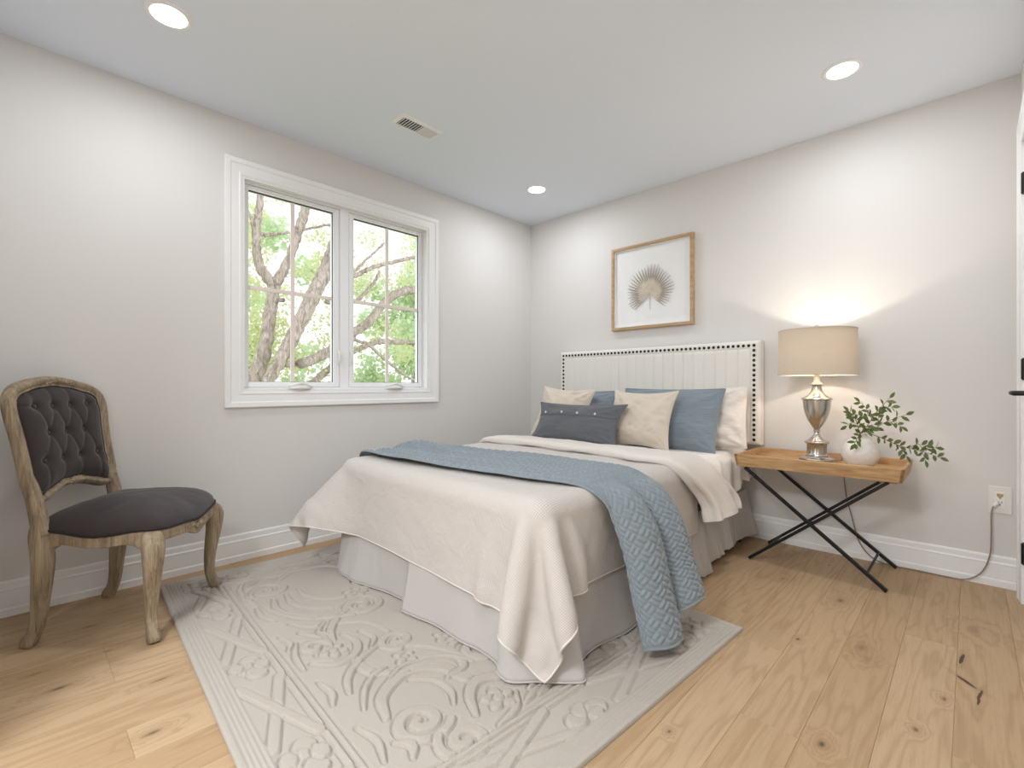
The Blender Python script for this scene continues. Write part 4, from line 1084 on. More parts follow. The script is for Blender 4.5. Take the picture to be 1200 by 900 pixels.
# ------------------------------------------------------------------ lamp
def make_lamp():
    cx, cy = 2.315, -.262
    root = empty('table_lamp', (cx, cy, TF), label='brushed nickel urn table lamp with beige drum shade, lit', cat='lamp')
    z0 = TF
    mb = MB()
    oc = lambda r: r
    # octagonal foot
    mb.lathe([(0, 0), (.080, 0), (.084, .003), (.084, .026), (.080, .030), (.064, .034), (.060, .040), (0, .040)], (cx, cy, z0), 8, False, False)
    a = mb.v[-1][:, :2] - (cx, cy); c_, s_ = math.cos(R(22.5)), math.sin(R(22.5)); mb.v[-1][:, :2] = np.stack([a[:, 0] * c_ - a[:, 1] * s_, a[:, 0] * s_ + a[:, 1] * c_], 1) + (cx, cy)
    mb.build('foot', M['nickel'], root, smooth=False, bevel=.002)
    # fluted column
    n = 48; prof = [(.052, .039), (.054, .045), (.049, .049), (.047, .054), (.047, .100), (.049, .106), (.057, .110), (.058, .116), (.056, .119), (.046, .123)]
    mb = MB(); mb.lathe(prof, (cx, cy, z0), 64); P = mb.v[0].reshape(len(prof), 64, 3); ang = np.arange(64) * 2 * math.pi / 64
    for k in (3, 4): P[k, :, :2] = (P[k, :, :2] - (cx, cy)) * (1 - .045 * np.abs(np.sin(ang * 8))[:, None]) + (cx, cy)
    mb.v[0] = P.reshape(-1, 3); mb.build('column', M['nickel'], root, auto=35)
    urn = [(.046, .123), (.036, .132), (.022, .145), (.0145, .158), (.0125, .168), (.0165, .172), (.0165, .178), (.013, .182), (.016, .190), (.027, .206), (.042, .232), (.055, .265), (.063, .300), (.066, .335), (.067, .343), (.073, .346), (.0735, .351), (.069, .355), (.056, .360), (.040, .372), (.028, .390), (.0215, .412), (.0225, .420), (.030, .424), (.032, .429), (.030, .434), (.021, .438), (.0155, .450), (.014, .465), (.014, .482), (.009, .486), (.009, .500)]
    mb = MB(); mb.lathe(urn, (cx, cy, z0), 48); mb.build('urn_body', M['nickel'], root, auto=40)
    mb = MB(); mb.tube([(cx, cy, z0 + .498), (cx, cy, z0 + .562)], .014, 20); mb.tube([(cx + .014, cy - .004, z0 + .525), (cx + .030, cy - .008, z0 + .525)], .0035, 10)
    so = mb.build('bulb_socket', M['gasket'], root)
    mb = MB(); zb = z0 + .56; mb.lathe([(.012, 0), (.013, .008), (.016, .018), (.018, .028), (.017, .036), (.010, .043), (0, .045)], (cx, cy, zb), 24, True, False)
    t = NT('lit_bulb'); t.b.inputs['Emission Color'].default_value = (1, .80, .55, 1); t.b.inputs['Emission Strength'].default_value = 12; mb.build('bulb', t.m, so)
    sz0, sz1, r0, r1 = 1.024, 1.272, .186, .182
    mb = MB(); mb.lathe([(r0, sz0), (r1, sz1), (r1 - .003, sz1), (r0 - .003, sz0), (r0, sz0)], (cx, cy, 0), 72, False, False)
    t = NT('shade_linen'); v = t.obj(); w1 = t.noise(t.mapped(v, (1, 1, 9)), 130, 2); w2 = t.noise(t.mapped(v, (7, 7, 1)), 130, 2); w = t.math('MULTIPLY', t.math('ADD', w1, w2), .5)
    c = t.mix(w, srgb(212, 200, 184), srgb(232, 222, 208))
    df = t.n('ShaderNodeBsdfDiffuse'); tl = t.n('ShaderNodeBsdfTranslucent'); mx = t.n('ShaderNodeMixShader'); mx.inputs[0].default_value = .22
    t.l(c, df.inputs[0]); t.l(c, tl.inputs[0]); t.l(df.outputs[0], mx.inputs[1]); t.l(tl.outputs[0], mx.inputs[2]); t.l(mx.outputs[0], t.out.inputs['Surface'])
    sh = mb.build('lamp_shade', t.m, root, auto=40)
    for (r, z) in ((r0 + .0005, sz0 + .003), (r1 + .0005, sz1 - .003)):
        a = np.linspace(0, 2 * math.pi, 73); mb = MB(); mb.tube(np.stack([cx + r * np.cos(a), cy + r * np.sin(a), np.full(73, z)], 1), .0028, 8, caps=False); mb.build('shade_rim', M['beige'], sh)
    mb = MB()
    for k in range(3):
        a = R(90 + 120 * k); mb.tube([(cx, cy, sz1 - .012), (cx + (r1 - .002) * math.cos(a), cy + (r1 - .002) * math.sin(a), sz1 - .012)], .002, 8)
    for s in (-1, 1): mb.tube([(cx + .016 * s, cy, z0 + .50), (cx + .05 * s, cy, z0 + .58), (cx + .045 * s, cy, z0 + .66), (cx + .004 * s, cy, sz1 - .010)], .002, 8, smooth_path=5)
    hp = mb.build('shade_harp', M['nickel'], root)
    mb = MB(); mb.lathe([(.004, -.014), (.011, -.010), (.012, 0), (.008, .006), (.013, .012), (.013, .020), (.007, .026), (0, .028)], (cx, cy, sz1 - .002), 20, True, False); mb.build('finial', M['nickel'], root)
    # lamp light
    ld = bpy.data.lights.new('lamp_bulb_light', 'POINT'); ld.energy = LAMP_W; ld.color = (1.0, .89, .76); ld.shadow_soft_size = .022
    lo = bpy.data.objects.new('lamp_bulb_light', ld); COL.objects.link(lo); lo.location = (cx, cy, 1.158)
    # cord: over the back of the tray, down the wall, along the floor and up to the outlet
    t = m_plain('cord_plastic', srgb(150, 135, 118), .5)
    pts = [(cx + .05, cy + .05, TF + .008), (cx + .07, cy + .10, TF + .008), (cx + .08, TY1 - .022, TF + .012), (cx + .08, TY1 - .006, TF + .056), (cx + .08, TY1 + .014, TF + .050), (cx + .085, TY1 + .018, TF - .03), (2.41, -.030, .36), (2.44, -.030, .22), (2.47, -.028, .10), (2.53, -.030, .025), (2.60, -.032, .006), (2.72, -.030, .005), (2.83, -.032, .005), (2.90, -.036, .012), (2.955, -.040, .06), (2.985, -.040, .15), (2.990, -.038, .25), (2.990, -.034, .34), (2.994, -.030, .375), (3.002, -.026, .397)]
    mb = MB(); mb.tube(pts, .0033, 8, smooth_path=8); cd_ = mb.build('power_cord', t, root)
    mb = MB(); mb.tube([(2.997, -.032, .388), (3.006, -.022, .399), (3.012, -.0085, .402)], [.0055, .0085, .0095], 12); mb.build('plug', M['white_plastic'], cd_)
make_lamp()

# outlet
o_ = empty('wall_outlet', (3.021, 0, .417), label='white wall outlet with a lamp cord plugged in beside the door', cat='outlet')
mb = MB(); mb.box((2.981, -.006, .352), (3.061, 0.0, .482)); pl = mb.build('cover_plate', M['white_plastic'], o_, smooth=False, bevel=.003)
mb = MB(); mb.box((3.003, -.0085, .378), (3.038, -.0055, .456)); rc = mb.build('receptacle', M['ivory'], o_, smooth=False, bevel=.0015)
mb = MB(); mb.box((3.009, -.0090, .436), (3.032, -.0080, .448)).add([(3.010, -.0090, .437), (3.031, -.0090, .437), (3.0205, -.0090, .421)], [(0, 1, 2)]); mb.build('sticker', M['ochre'], rc, smooth=False)
for zc in (.403,):
    for dx, hh in ((-.006, .0045), (.006, .0045)):
        mb = MB(); mb.box((3.0205 + dx - .001, -.0090, zc - hh + .004), (3.0205 + dx + .001, -.0083, zc + hh + .004)); mb.build('slot', M['black'], rc, smooth=False)
    mb = MB(); mb.box((3.018, -.0090, zc - .011), (3.023, -.0083, zc - .007)); mb.build('ground_slot', M['black'], rc, smooth=False)

# ------------------------------------------------------------------ vase and leafy sprays
VX, VY = 2.508, -.262
mb = MB(); mb.lathe([(0, .002), (.038, 0), (.050, .004), (.072, .030), (.083, .062), (.082, .088), (.070, .118), (.050, .142), (.032, .156), (.026, .168), (.028, .176), (.024, .178), (.021, .168), (.028, .152), (.060, .120), (.070, .085), (.045, .02), (0, .012)], (VX, VY, TF), 48, False, False)
vs_ = mb.build('vase', m_plain('matt_white_ceramic', srgb(236, 230, 223), .55, 0, .08, 60), base=(VX, VY, TF)); tag(vs_, 'round white ceramic vase on the wooden tray', 'vase')
def m_leaf(name, ca, cb, tr=.25):
    t = NT(name); oi = t.obj(); w = t.noise(oi, 18, 2)
    c = t.mix(w, ca, cb); df = t.n('ShaderNodeBsdfPrincipled', Roughness=.5); tl = t.n('ShaderNodeBsdfTranslucent'); mx = t.n('ShaderNodeMixShader'); mx.inputs[0].default_value = tr
    t.l(c, df.inputs[0]); t.l(c, tl.inputs[0]); t.l(df.outputs[0], mx.inputs[1]); t.l(tl.outputs[0], mx.inputs[2]); t.l(mx.outputs[0], t.out.inputs['Surface']); return t.m
M['leaf'] = m_leaf('spray_leaf', srgb(70, 90, 42), srgb(126, 144, 78), .2)
M['stem'] = m_plain('brown_stem', srgb(96, 72, 50), .7)
def leaf(mb, p, d, up, L, W, fold=.22, curl=.15):
    d = np.array(d, float); d /= np.linalg.norm(d); up = np.array(up, float); s = np.cross(d, up); s /= np.linalg.norm(s) + 1e-9; u = np.cross(s, d)
    V = []; F = []
    rows = [(0, .05), (.25, .75), (.5, 1.0), (.75, .72), (1.0, .02)]
    for (q, w) in rows:
        c = np.array(p) + d * L * q - u * curl * L * q * q
        for e in (-1, 0, 1): V.append(c + s * e * W * w / 2 + u * abs(e) * fold * W * w / 2)
    for i in range(4):
        for e in (0, 1): k = i * 3 + e; F.append((k, k + 1, k + 4, k + 3))
    mb.add(V, F)
def spray(path, twigs, label, seed, L=.037, W=.018):
    rr = random.Random(seed)
    pth = catmull(np.array(path, float), 8); tw = []
    root = empty('leafy_spray', (VX, VY, TF + .02), label=label, cat='branch', group='leafy sprays in the white vase')
    st = MB(); st.tube(pth, np.linspace(.0022, .0009, len(pth)), 6)
    lf = MB(); nrm = np.array((.72, -.69, .25))
    def along(c, i0):
        n = len(c); dist = 0; side = 1; last = c[i0]
        for i in range(i0, n - 1):
            dist += np.linalg.norm(c[i + 1] - c[i])
            if dist > .0105:
                dist = 0; t = c[i + 1] - c[i]; t = t / np.linalg.norm(t)
                sd = np.cross(t, nrm + np.array([rr.uniform(-.4, .4) for _ in range(3)])); sd /= np.linalg.norm(sd)
                dd = t * .55 + sd * side * .9 + np.array((0, 0, rr.uniform(-.15, .15)))
                leaf(lf, c[i], dd, nrm + np.array([rr.uniform(-.7, .7) for _ in range(3)]), L * rr.uniform(.75, 1.1), W * rr.uniform(.85, 1.1)); side = -side
        t = c[-1] - c[-2]; leaf(lf, c[-1], t, nrm, L, W)
    along(pth, int(len(pth) * .42))
    for (k, off) in twigs:
        i = int(k * (len(pth) - 1)); p0 = pth[i]; p2 = p0 + np.array(off); p1 = (p0 + p2) / 2 + np.array((0, 0, .012)); c = catmull([p0, p1, p2], 9)
        st.tube(c, np.linspace(.0013, .0007, len(c)), 6); along(c, 3)
    st.build('stem', M['stem'], root); lf.build('foliage', M['leaf'], root, smooth=True)
vn = (VX, VY, TF + .02); nk = (VX + .006, VY - .002, TF + .175)
def P3(x, y, z): return (x, y, z)
spray([vn, nk, (2.545, -.27, .775), (2.580, -.275, .84), (2.628, -.27, .905)], [(.62, (-.045, -.03, .085)), (.72, (.06, .02, .03)), (.5, (-.07, -.03, .05))], 'tallest upright leafy spray standing in the white vase', 1)
spray([vn, nk, (2.56, -.27, .745), (2.62, -.275, .79), (2.69, -.27, .825)], [(.6, (.01, -.03, .07)), (.72, (.06, .02, -.02))], 'leafy spray in the white vase leaning right towards the wall outlet', 2)
spray([vn, nk, (2.575, -.285, .715), (2.67, -.30, .675), (2.755, -.31, .655), (2.815, -.30, .632)], [(.55, (.05, -.02, -.055)), (.68, (.06, .03, .015)), (.78, (.02, -.02, -.04)), (.82, (.045, .02, .02))], 'lowest leafy spray from the white vase drooping over the tray edge', 3)
spray([vn, (VX - .006, VY - .006, TF + .176), (2.503, -.295, .755), (2.492, -.31, .80), (2.468, -.32, .835)], [(.7, (.05, -.02, .03)), (.62, (-.04, -.02, -.01))], 'leafy spray in the white vase leaning left towards the lamp', 4)
spray([vn, (VX - .002, VY - .010, TF + .177), (2.515, -.325, .725), (2.510, -.36, .705), (2.500, -.39, .675)], [(.6, (.05, -.01, .03)), (.5, (.06, -.02, .05))], 'short leafy spray hanging down the front of the white vase', 5)

# ------------------------------------------------------------------ picture
def make_picture():
    x0, x1, z0, z1 = .880, 1.532, 1.398, 2.038
    root = empty('framed_picture', ((x0 + x1) / 2, 0, z0), label='square oak framed picture of a dried palm leaf above the headboard', cat='picture')
    oak = m_wood('frame_oak', srgb(168, 136, 98), srgb(202, 172, 134), 1.0, 0, .5)
    fw = .022; d = .036
    prof = [(0, -.001), (0, -d + .002), (-.003, -d), (-fw + .002, -d), (-fw, -d + .003), (-fw, -.001)]
    path = [((x0, 0, z0), (-1, 0, -1)), ((x1, 0, z0), (1, 0, -1)), ((x1, 0, z1), (1, 0, 1)), ((x0, 0, z1), (-1, 0, 1))]
    mb = MB(); sweep_profile(mb, [(p, A, (0, 1, 0)) for p, A in path], prof, closed=True); mb.build('frame', oak, root, smooth=False)
    mb = MB(); mb.box((x0 + fw - .003, -.008, z0 + fw - .003), (x1 - fw + .003, -.003, z1 - fw + .003)); mb.build('backing_board', m_plain('mat_white', srgb(248, 247, 246), .8), root, smooth=False)
    mb = MB(); g = .0015
    i0, i1, k0, k1 = x0 + fw, x1 - fw, z0 + fw, z1 - fw; w = .022
    # raised spacer strips round the inside
    mb.box((i0, -.026, k0), (i0 + .006, -.008, k1)).box((i1 - .006, -.026, k0), (i1, -.008, k1)).box((i0, -.026, k0), (i1, -.008, k0 + .006)).box((i0, -.026, k1 - .006), (i1, -.008, k1)); mb.build('spacer', M['trim'], root, smooth=False)
    # dried fan palm: folded segments radiating from the hub
    cx, cz = 1.195, 1.652
    t = NT('dried_palm'); v = t.obj(); w_ = t.noise(v, 60, 3); at = t.n('ShaderNodeAttribute', attribute_name='tone')
    c = t.mix(at.outputs['Fac'], srgb(232, 222, 206), srgb(136, 118, 98)); c = t.mix(t.math('MULTIPLY', w_, .3), c, srgb(206, 192, 172)); t.set(color=c, rough=.8)
    mb = MB(); tone = []
    n = 36; rr = random.Random(4)
    for k in range(n):
        a = R(-40 + 260 * k / (n - 1)); L = .215 * (.86 + .14 * math.cos((a - R(90)) * 1.0)) * rr.uniform(.93, 1.05)
        dv = np.array((math.cos(a), 0, math.sin(a))); sd = np.array((-math.sin(a), 0, math.cos(a)))
        sp = R(260 / (n - 1)) / 2
        rows = [(.010, .010 * sp, .0), (.05, .05 * sp, .05), (L * .45, L * .45 * sp * 1.0, .12), (L * .58, L * .36 * sp, .6), (L * .82, L * .16 * sp, .8), (L, .0003, .6)]
        V = []
        for (r, hw, tn) in rows:
            c0 = np.array((cx, -.0135, cz)) + dv * r
            V += [c0 - sd * hw, c0 + np.array((0, -.004 * min(1, r / .05), 0)), c0 + sd * hw]; tone += [tn, tn, tn]
        F = []
        for i in range(len(rows) - 1):
            for e in (0, 1): q = i * 3 + e; F.append((q, q + 1, q + 4, q + 3))
        mb.add(V, F)
    pf = mb.build('palm_leaf', t.m, root, smooth=False)
    at_ = pf.data.attributes.new('tone', 'FLOAT', 'POINT'); at_.data.foreach_set('value', np.array(tone, np.float32))
    m_ = pf.modifiers.new('solid', 'SOLIDIFY'); m_.thickness = .0008
    mb = MB(); mb.tube([(cx, -.0145, cz + .004), (cx, -.0135, cz - .06), (cx + .002, -.013, cz - .115)], [.006, .0024, .0018], 8, smooth_path=4); mb.build('palm_stalk', M['beige'], pf)
    mb = MB(); mb.box((i0 + .001, -.0300, k0 + .001), (i1 - .001, -.0285, k1 - .001)); mb.build('glass_pane', M['glass'], root, smooth=False)
make_picture()

# ------------------------------------------------------------------ carved side chair
def make_chair():
    root = empty('side_chair', (.372, -2.948, 0), R(52), label='weathered oak side chair with buttoned charcoal back beside the rug', cat='chair')
    wood = m_wood('weathered_oak', srgb(108, 94, 76), srgb(178, 160, 134), 1.0, 2, .75, .5)
    t = NT('charcoal_twill'); v = t.obj(); a = t.noise(t.mapped(v, (1, 1, 7)), 260, 2); b = t.noise(t.mapped(v, (7, 7, 1)), 260, 2); w = t.math('MULTIPLY', t.math('ADD', a, b), .5)
    t.set(color=t.mix(w, srgb(42, 36, 37), srgb(74, 65, 64)), rough=.85, spec=.2, sheen=.25); t.bump(w, .25, .001); fab = t.m
    piping = m_plain('black_piping', srgb(36, 31, 33), .7)
    B = lambda mb, name, m, p=root, **k: mb.build(name, m, p, local=True, **k)
    ZS = .415
    # cabriole legs, front then back
    for sy in (-1, 1):
        o = np.array((.62, .62 * sy, 0)); o /= np.linalg.norm(o)
        top = np.array((.208, .232 * sy, 0))
        zr = .0125 if sy > 0 else 0.0      # this foot stands on the rug
        path = [top + o * k + np.array((0, 0, max(z, zr + (.012 if z > .01 else 0)))) for k, z in ((-.022, .397), (.000, .384), (.013, .355), (.010, .29), (.000, .22), (-.008, .15), (-.008, .09), (.004, .045), (.018, .018), (.022, .003))]
        rad = [(.026, .028), (.033, .035), (.036, .037), (.031, .032), (.026, .027), (.0215, .022), (.019, .019), (.021, .020), (.025, .023), (.022, .021)]
        mb = MB(); mb.tube(path, rad, 16, up=tuple(o), power=2.7, smooth_path=6)
        # carved rib along the outer corner
        mb.tube([p + o * (r[0] * .98) for p, r in zip(path[1:-1], rad[1:-1])], [.004, .006, .006, .005, .0045, .004, .004, .003], 8, smooth_path=6)
        B(mb, 'front_leg', wood)
    tilt = R(10.5); bx = -.182
    bp = lambda s, tt, n=0: (bx - math.sin(tilt) * tt + math.cos(tilt) * n, s, ZS + math.cos(tilt) * tt + math.sin(tilt) * n)
    for sy in (-1, 1):
        path = [(bx - .004, 0.209 * sy, .44), (bx - .004, 0.209 * sy, .40), (bx + .006, 0.209 * sy, .33), (bx + .004, 0.209 * sy, .25), (bx - .002, 0.209 * sy, .17), (bx - .008, 0.210 * sy, .10), (bx - .020, 0.212 * sy, .05), (bx - .036, 0.214 * sy, .018), (bx - .040, 0.215 * sy, .003)]
        rad = [(.027, .024), (.031, .027), (.033, .030), (.030, .028), (.026, .025), (.023, .022), (.022, .021), (.025, .022), (.022, .020)]
        mb = MB(); mb.tube(path, rad, 16, up=(1, 0, 0), power=2.7, smooth_path=6); B(mb, 'back_leg', wood)
    # seat outline (closed), starting at the front centre, anticlockwise
    half = [(.262, 0), (.258, .07), (.246, .15), (.232, .205), (.212, .236), (.175, .242), (.10, .238), (.0, .226), (-.10, .212), (-.175, .203), (-.205, .185), (-.212, .10), (-.214, 0)]
    out = np.array(half + [(x, -y) for (x, y) in half[-2:0:-1]])
    def closed(P, k):
        P = np.asarray(P, float); n = len(P); Q = np.vstack([P[-2:], P, P[:3]]); C = catmull(Q, k); return C[2 * k:2 * k + n * k]
    O = closed(out, 8); n = len(O)
    per = np.r_[0, np.cumsum(np.linalg.norm(np.diff(np.vstack([O, O[:1]]), axis=0), axis=1))][:-1]
    ang = np.arctan2(O[:, 1], O[:, 0])
    # seat rail with scalloped edges: higher at the legs, dipping between them
    def wave(x, y):
        side = np.clip((x + .18) / .37, 0, 1); f = np.clip(np.abs(y) / .23, 0, 1)
        ws = np.cos(side * 2 * math.pi) * .5 + .5
        wf = f ** 2
        isf = sstep(.20, .235, x)
        return ws * (1 - isf) + (wf * .6 + .25 * np.exp(-(f / .25) ** 2) * -1 + .3) * isf
    W = wave(O[:, 0], O[:, 1])
    ztop = ZS - .016 + .022 * W; zbot = ZS - .060 + .020 * W - .030 * W ** 9 - .020 * np.exp(-(O[:, 1] / .05) ** 2) * (O[:, 0] > 0)
    rows = []
    for (k, q) in ((.985, 1.0), (1.0, .93), (1.008, .72), (1.0, .52), (1.008, .34), (1.004, .06), (.985, 0), (.90, .02), (.90, .95)):
        rows.append(np.stack([O[:, 0] * k, O[:, 1] * k, zbot + (ztop - zbot) * q], 1))
    mb = MB(); mb.grid(np.array(rows), closed_u=True, closed_v=True); rail = B(mb, 'seat_rail', wood, auto=45)
    # shell carving at the front of the rail
    mb = MB()
    for k in range(-3, 4):
        a_ = k * .42; p0 = np.array((.262, .004 * k, ZS - .050)); p1 = p0 + np.array((.004, .026 * math.sin(a_), .024 * math.cos(a_) + .004)); mb.tube([p0, (p0 + p1) / 2 + np.array((.006, 0, 0)), p1], [.004, .0065, .005], 8, smooth_path=4)
    for s in (-1, 1): mb.tube([(.264, .02 * s, ZS - .040), (.262, .045 * s, ZS - .030), (.258, .075 * s, ZS - .032), (.252, .10 * s, ZS - .022)], [.006, .006, .005, .003], 8, smooth_path=4)
    B(mb, 'shell_carving', wood, rail)
    # domed seat
    nr = 34; rho = np.linspace(0, 1, nr); P = np.zeros((nr, n, 3)); cx = .02
    for i, r in enumerate(rho):
        k = r * 1.012
        P[i, :, 0] = cx + (O[:, 0] - cx) * k; P[i, :, 1] = O[:, 1] * k
        dome = .030 * (1 - r ** 16) ** .5 + .078 * (1 - r ** 2.4) ** .9 + .004
        za = ztop.mean(); P[i, :, 2] = za + (ztop - za) * r ** 3 - .002 + dome
    edge = P[-1].copy(); edge[:, 2] -= .006
    P = np.concatenate([P, edge[None], (np.array((cx, 0, 0)) + (edge - np.array((cx, 0, 0))) * np.array((.93, .93, 1)))[None]], 0)
    P[:, :, 2] += vnoise(P[:, :, 0] * 22, P[:, :, 1] * 22, 3, 2) * .0012
    mb = MB(); mb.grid(P, closed_v=True, flip=False); mb.f.append(tuple(mb.n - n + k for k in range(n))); seat = B(mb, 'seat', fab)
    mb = MB(); Q = P[nr - 1].copy(); Q[:, 2] += .002; Q = np.vstack([Q, Q[:1]]); mb.tube(Q, .0045, 8, caps=False); B(mb, 'piping', piping, seat)
    # back frame: cartouche outline with arched top and bowed lower rail
    hf = [(0, .168), (.05, .163), (.11, .146), (.160, .128), (.196, .130), (.213, .160), (.215, .22), (.216, .30), (.221, .38), (.228, .44), (.228, .485), (.214, .520), (.178, .545), (.11, .566), (.05, .577), (0, .580)]
    bo = np.array(hf + [(-x, y) for (x, y) in hf[-2:0:-1]]); C = closed(bo, 7); m = len(C)
    ctr = np.array((0, .36))
    nrm2 = np.gradient(np.vstack([C[-1:], C, C[:1]]), axis=0)[1:-1]; nrm2 = np.stack([nrm2[:, 1], -nrm2[:, 0]], 1); nrm2 /= np.linalg.norm(nrm2, axis=1)[:, None]
    if ((C - ctr) * nrm2).sum() < 0: nrm2 = -nrm2
    wd = np.where(C[:, 1] < .18, .017, .023)
    sec = [(-1, -.014), (-1, .006), (-.8, .012), (-.45, .011), (-.35, .015), (.0, .021), (.45, .020), (.62, .014), (.85, .012), (1, .004), (1, -.014), (.8, -.019), (-.8, -.019)]
    P = np.zeros((m, len(sec), 3))
    curve = lambda s: -.020 * (1 - (s / .226) ** 2)       # the back is gently hollow
    for j, (a_, d_) in enumerate(sec):
        st = C + nrm2 * (wd * a_)[:, None]
        for i in range(m): P[i, j] = bp(st[i, 0], st[i, 1], d_ + curve(st[i, 0]))
    mb = MB(); mb.grid(P, closed_u=True, closed_v=True); frame = B(mb, 'back_frame', wood, auto=50)
    for s in (-1, 1):
        mb = MB(); mb.tube([bp(0.209 * s, -.01, 0), bp(0.208 * s, .04, .002), bp(0.208 * s, .10, .002), bp(0.210 * s, .17, 0), bp(0.214 * s, .23, 0)], [(.027, .024), (.024, .026), (.022, .027), (.019, .024), (.012, .014)], 16, up=(1, 0, 0), power=2.7, smooth_path=6); B(mb, 'back_post', wood, frame)
    mb = MB()
    for k in range(-2, 3):
        a_ = k * .6; mb.tube([bp(.004 * k, .150, -.004), bp(.018 * math.sin(a_), .160 + .008 * math.cos(a_), .006), bp(.026 * math.sin(a_), .163 + .016 * math.cos(a_), -.002)], [.004, .006, .004], 8, smooth_path=4)
    for s in (-1, 1): mb.tube([bp(.018 * s, .158, 0), bp(.05 * s, .160, 0), bp(.08 * s, .153, -.002)], [.006, .005, .003], 8, smooth_path=4)
    B(mb, 'rail_carving', wood, frame)
    mb = MB()
    for k in range(-6, 7):
        s0 = k * .011; z0 = .578 - .012 * (k / 6) ** 2; mb.tube([bp(s0 - .004, z0 - .006, .016), bp(s0, z0, .0195), bp(s0 + .004, z0 + .007, .016)], [.002, .0034, .002], 6, smooth_path=3)
    B(mb, 'crest_carving', wood, frame)
    # buttoned panel
    bt = [(s, .478) for s in (-.135, -.046, .046, .135)] + [(s, .372) for s in (-.092, 0, .092)] + [(s, .265) for s in (-.138, -.046, .046, .138)]
    segs = []
    for i, (a0, b0) in enumerate(bt):
        for (a1, b1) in bt[i + 1:]:
            if abs(b0 - b1) > .05 and abs(b0 - b1) < .15 and abs(a0 - a1) < .06: segs.append(((a0, b0), (a1, b1)))
    for (s, tt) in bt[:4]: segs.append(((s, tt), (s * 1.06, .60)))
    for (s, tt) in bt[7:]: segs.append(((s, tt), (s * 1.03, .10)))
    segs += [((-.135, .478), (-.24, .478)), ((.135, .478), (.24, .478)), ((-.138, .265), (-.24, .262)), ((.138, .265), (.24, .262))]
    In = C - nrm2 * (wd * .86)[:, None]
    nr = 80; rho = np.linspace(0, 1, nr) ** .8
    S = ctr[0] + (In[None, :, 0] - ctr[0]) * rho[:, None]; Tt = ctr[1] + (In[None, :, 1] - ctr[1]) * rho[:, None]
    ht = .038 * (1 - rho[:, None] ** 5) ** .6 + 0 * S
    for (p, q) in segs:
        p, q = np.array(p), np.array(q); d = q - p; tq = np.clip(((S - p[0]) * d[0] + (Tt - p[1]) * d[1]) / (d @ d), 0, 1)
        dist = np.hypot(S - p[0] - tq * d[0], Tt - p[1] - tq * d[1]); ht = ht - .0042 * np.exp(-(dist / .008) ** 1.3)
    for (s, tt) in bt: dd = np.hypot(S - s, Tt - tt); ht = ht - .015 * np.exp(-(dd / .019) ** 1.5)
    ht = np.maximum(ht, -.002)
    P = np.zeros((nr, m, 3))
    cs, sn = math.cos(tilt), math.sin(tilt); nn = ht + curve(S) + .002
    P[..., 0] = bx - sn * Tt + cs * nn; P[..., 1] = S; P[..., 2] = ZS + cs * Tt + sn * nn
    Bk = P.copy(); nb = -.016 - .006 * (1 - rho[:, None] ** 2) + curve(S); Bk[..., 0] = bx - sn * Tt + cs * nb; Bk[..., 2] = ZS + cs * Tt + sn * nb
    mb = MB(); mb.grid(P, closed_v=True); mb.grid(Bk, closed_v=True, flip=True); pan = B(mb, 'backrest', fab)
    mb = MB(); e = P[-1].copy() + np.array((cs, 0, sn)) * .006; e = np.vstack([e, e[:1]]); mb.tube(e, .0048, 8, caps=False); B(mb, 'piping', piping, pan)
    for (s, tt) in bt:
        mb = MB(); mb.lathe([(.0, 0), (.0105, .0), (.0105, .002), (.008, .005), (.004, .0065), (0, .007)], (0, 0, 0), 18, False, False)
        V = mb.v[0]; out_ = []
        for (x, y, z) in V: out_.append(bp(s + x, tt + y, .038 - .0175 - .003 + z + curve(s)))
        mb.v[0] = np.array(out_); B(mb, 'tuft_button', fab, pan)
make_chair()

# ------------------------------------------------------------------ outside: trees beyond the window
GZ = -2.7
g_ = MB(); g_.box((-30, -22, GZ - .2), (-.6, 26, GZ)); t = NT('lawn'); v = t.obj(); t.set(color=t.mix(t.noise(v, 3, 4), srgb(120, 140, 80), srgb(160, 176, 110)), rough=.95); tag(g_.build('lawn', t.m, smooth=False), kind='structure')
t = NT('tree_bark'); v = t.obj(); nz = t.noise(t.mapped(v, (9, 9, 2.2)), 2.2, 5, .65, 1.2)
t.set(color=t.ramp(nz, [(.3, srgb(110, 94, 82)), (.55, srgb(184, 168, 154)), (.75, srgb(212, 200, 188))]), rough=.9); t.bump(nz, .6, .03); M['bark'] = t.m
M['tree_leaf'] = m_leaf('tree_leaf', srgb(206, 212, 156), srgb(236, 236, 192), .5)
M['tree_leaf_b'] = m_leaf('far_tree_leaf', srgb(196, 214, 172), srgb(228, 236, 204), .5)
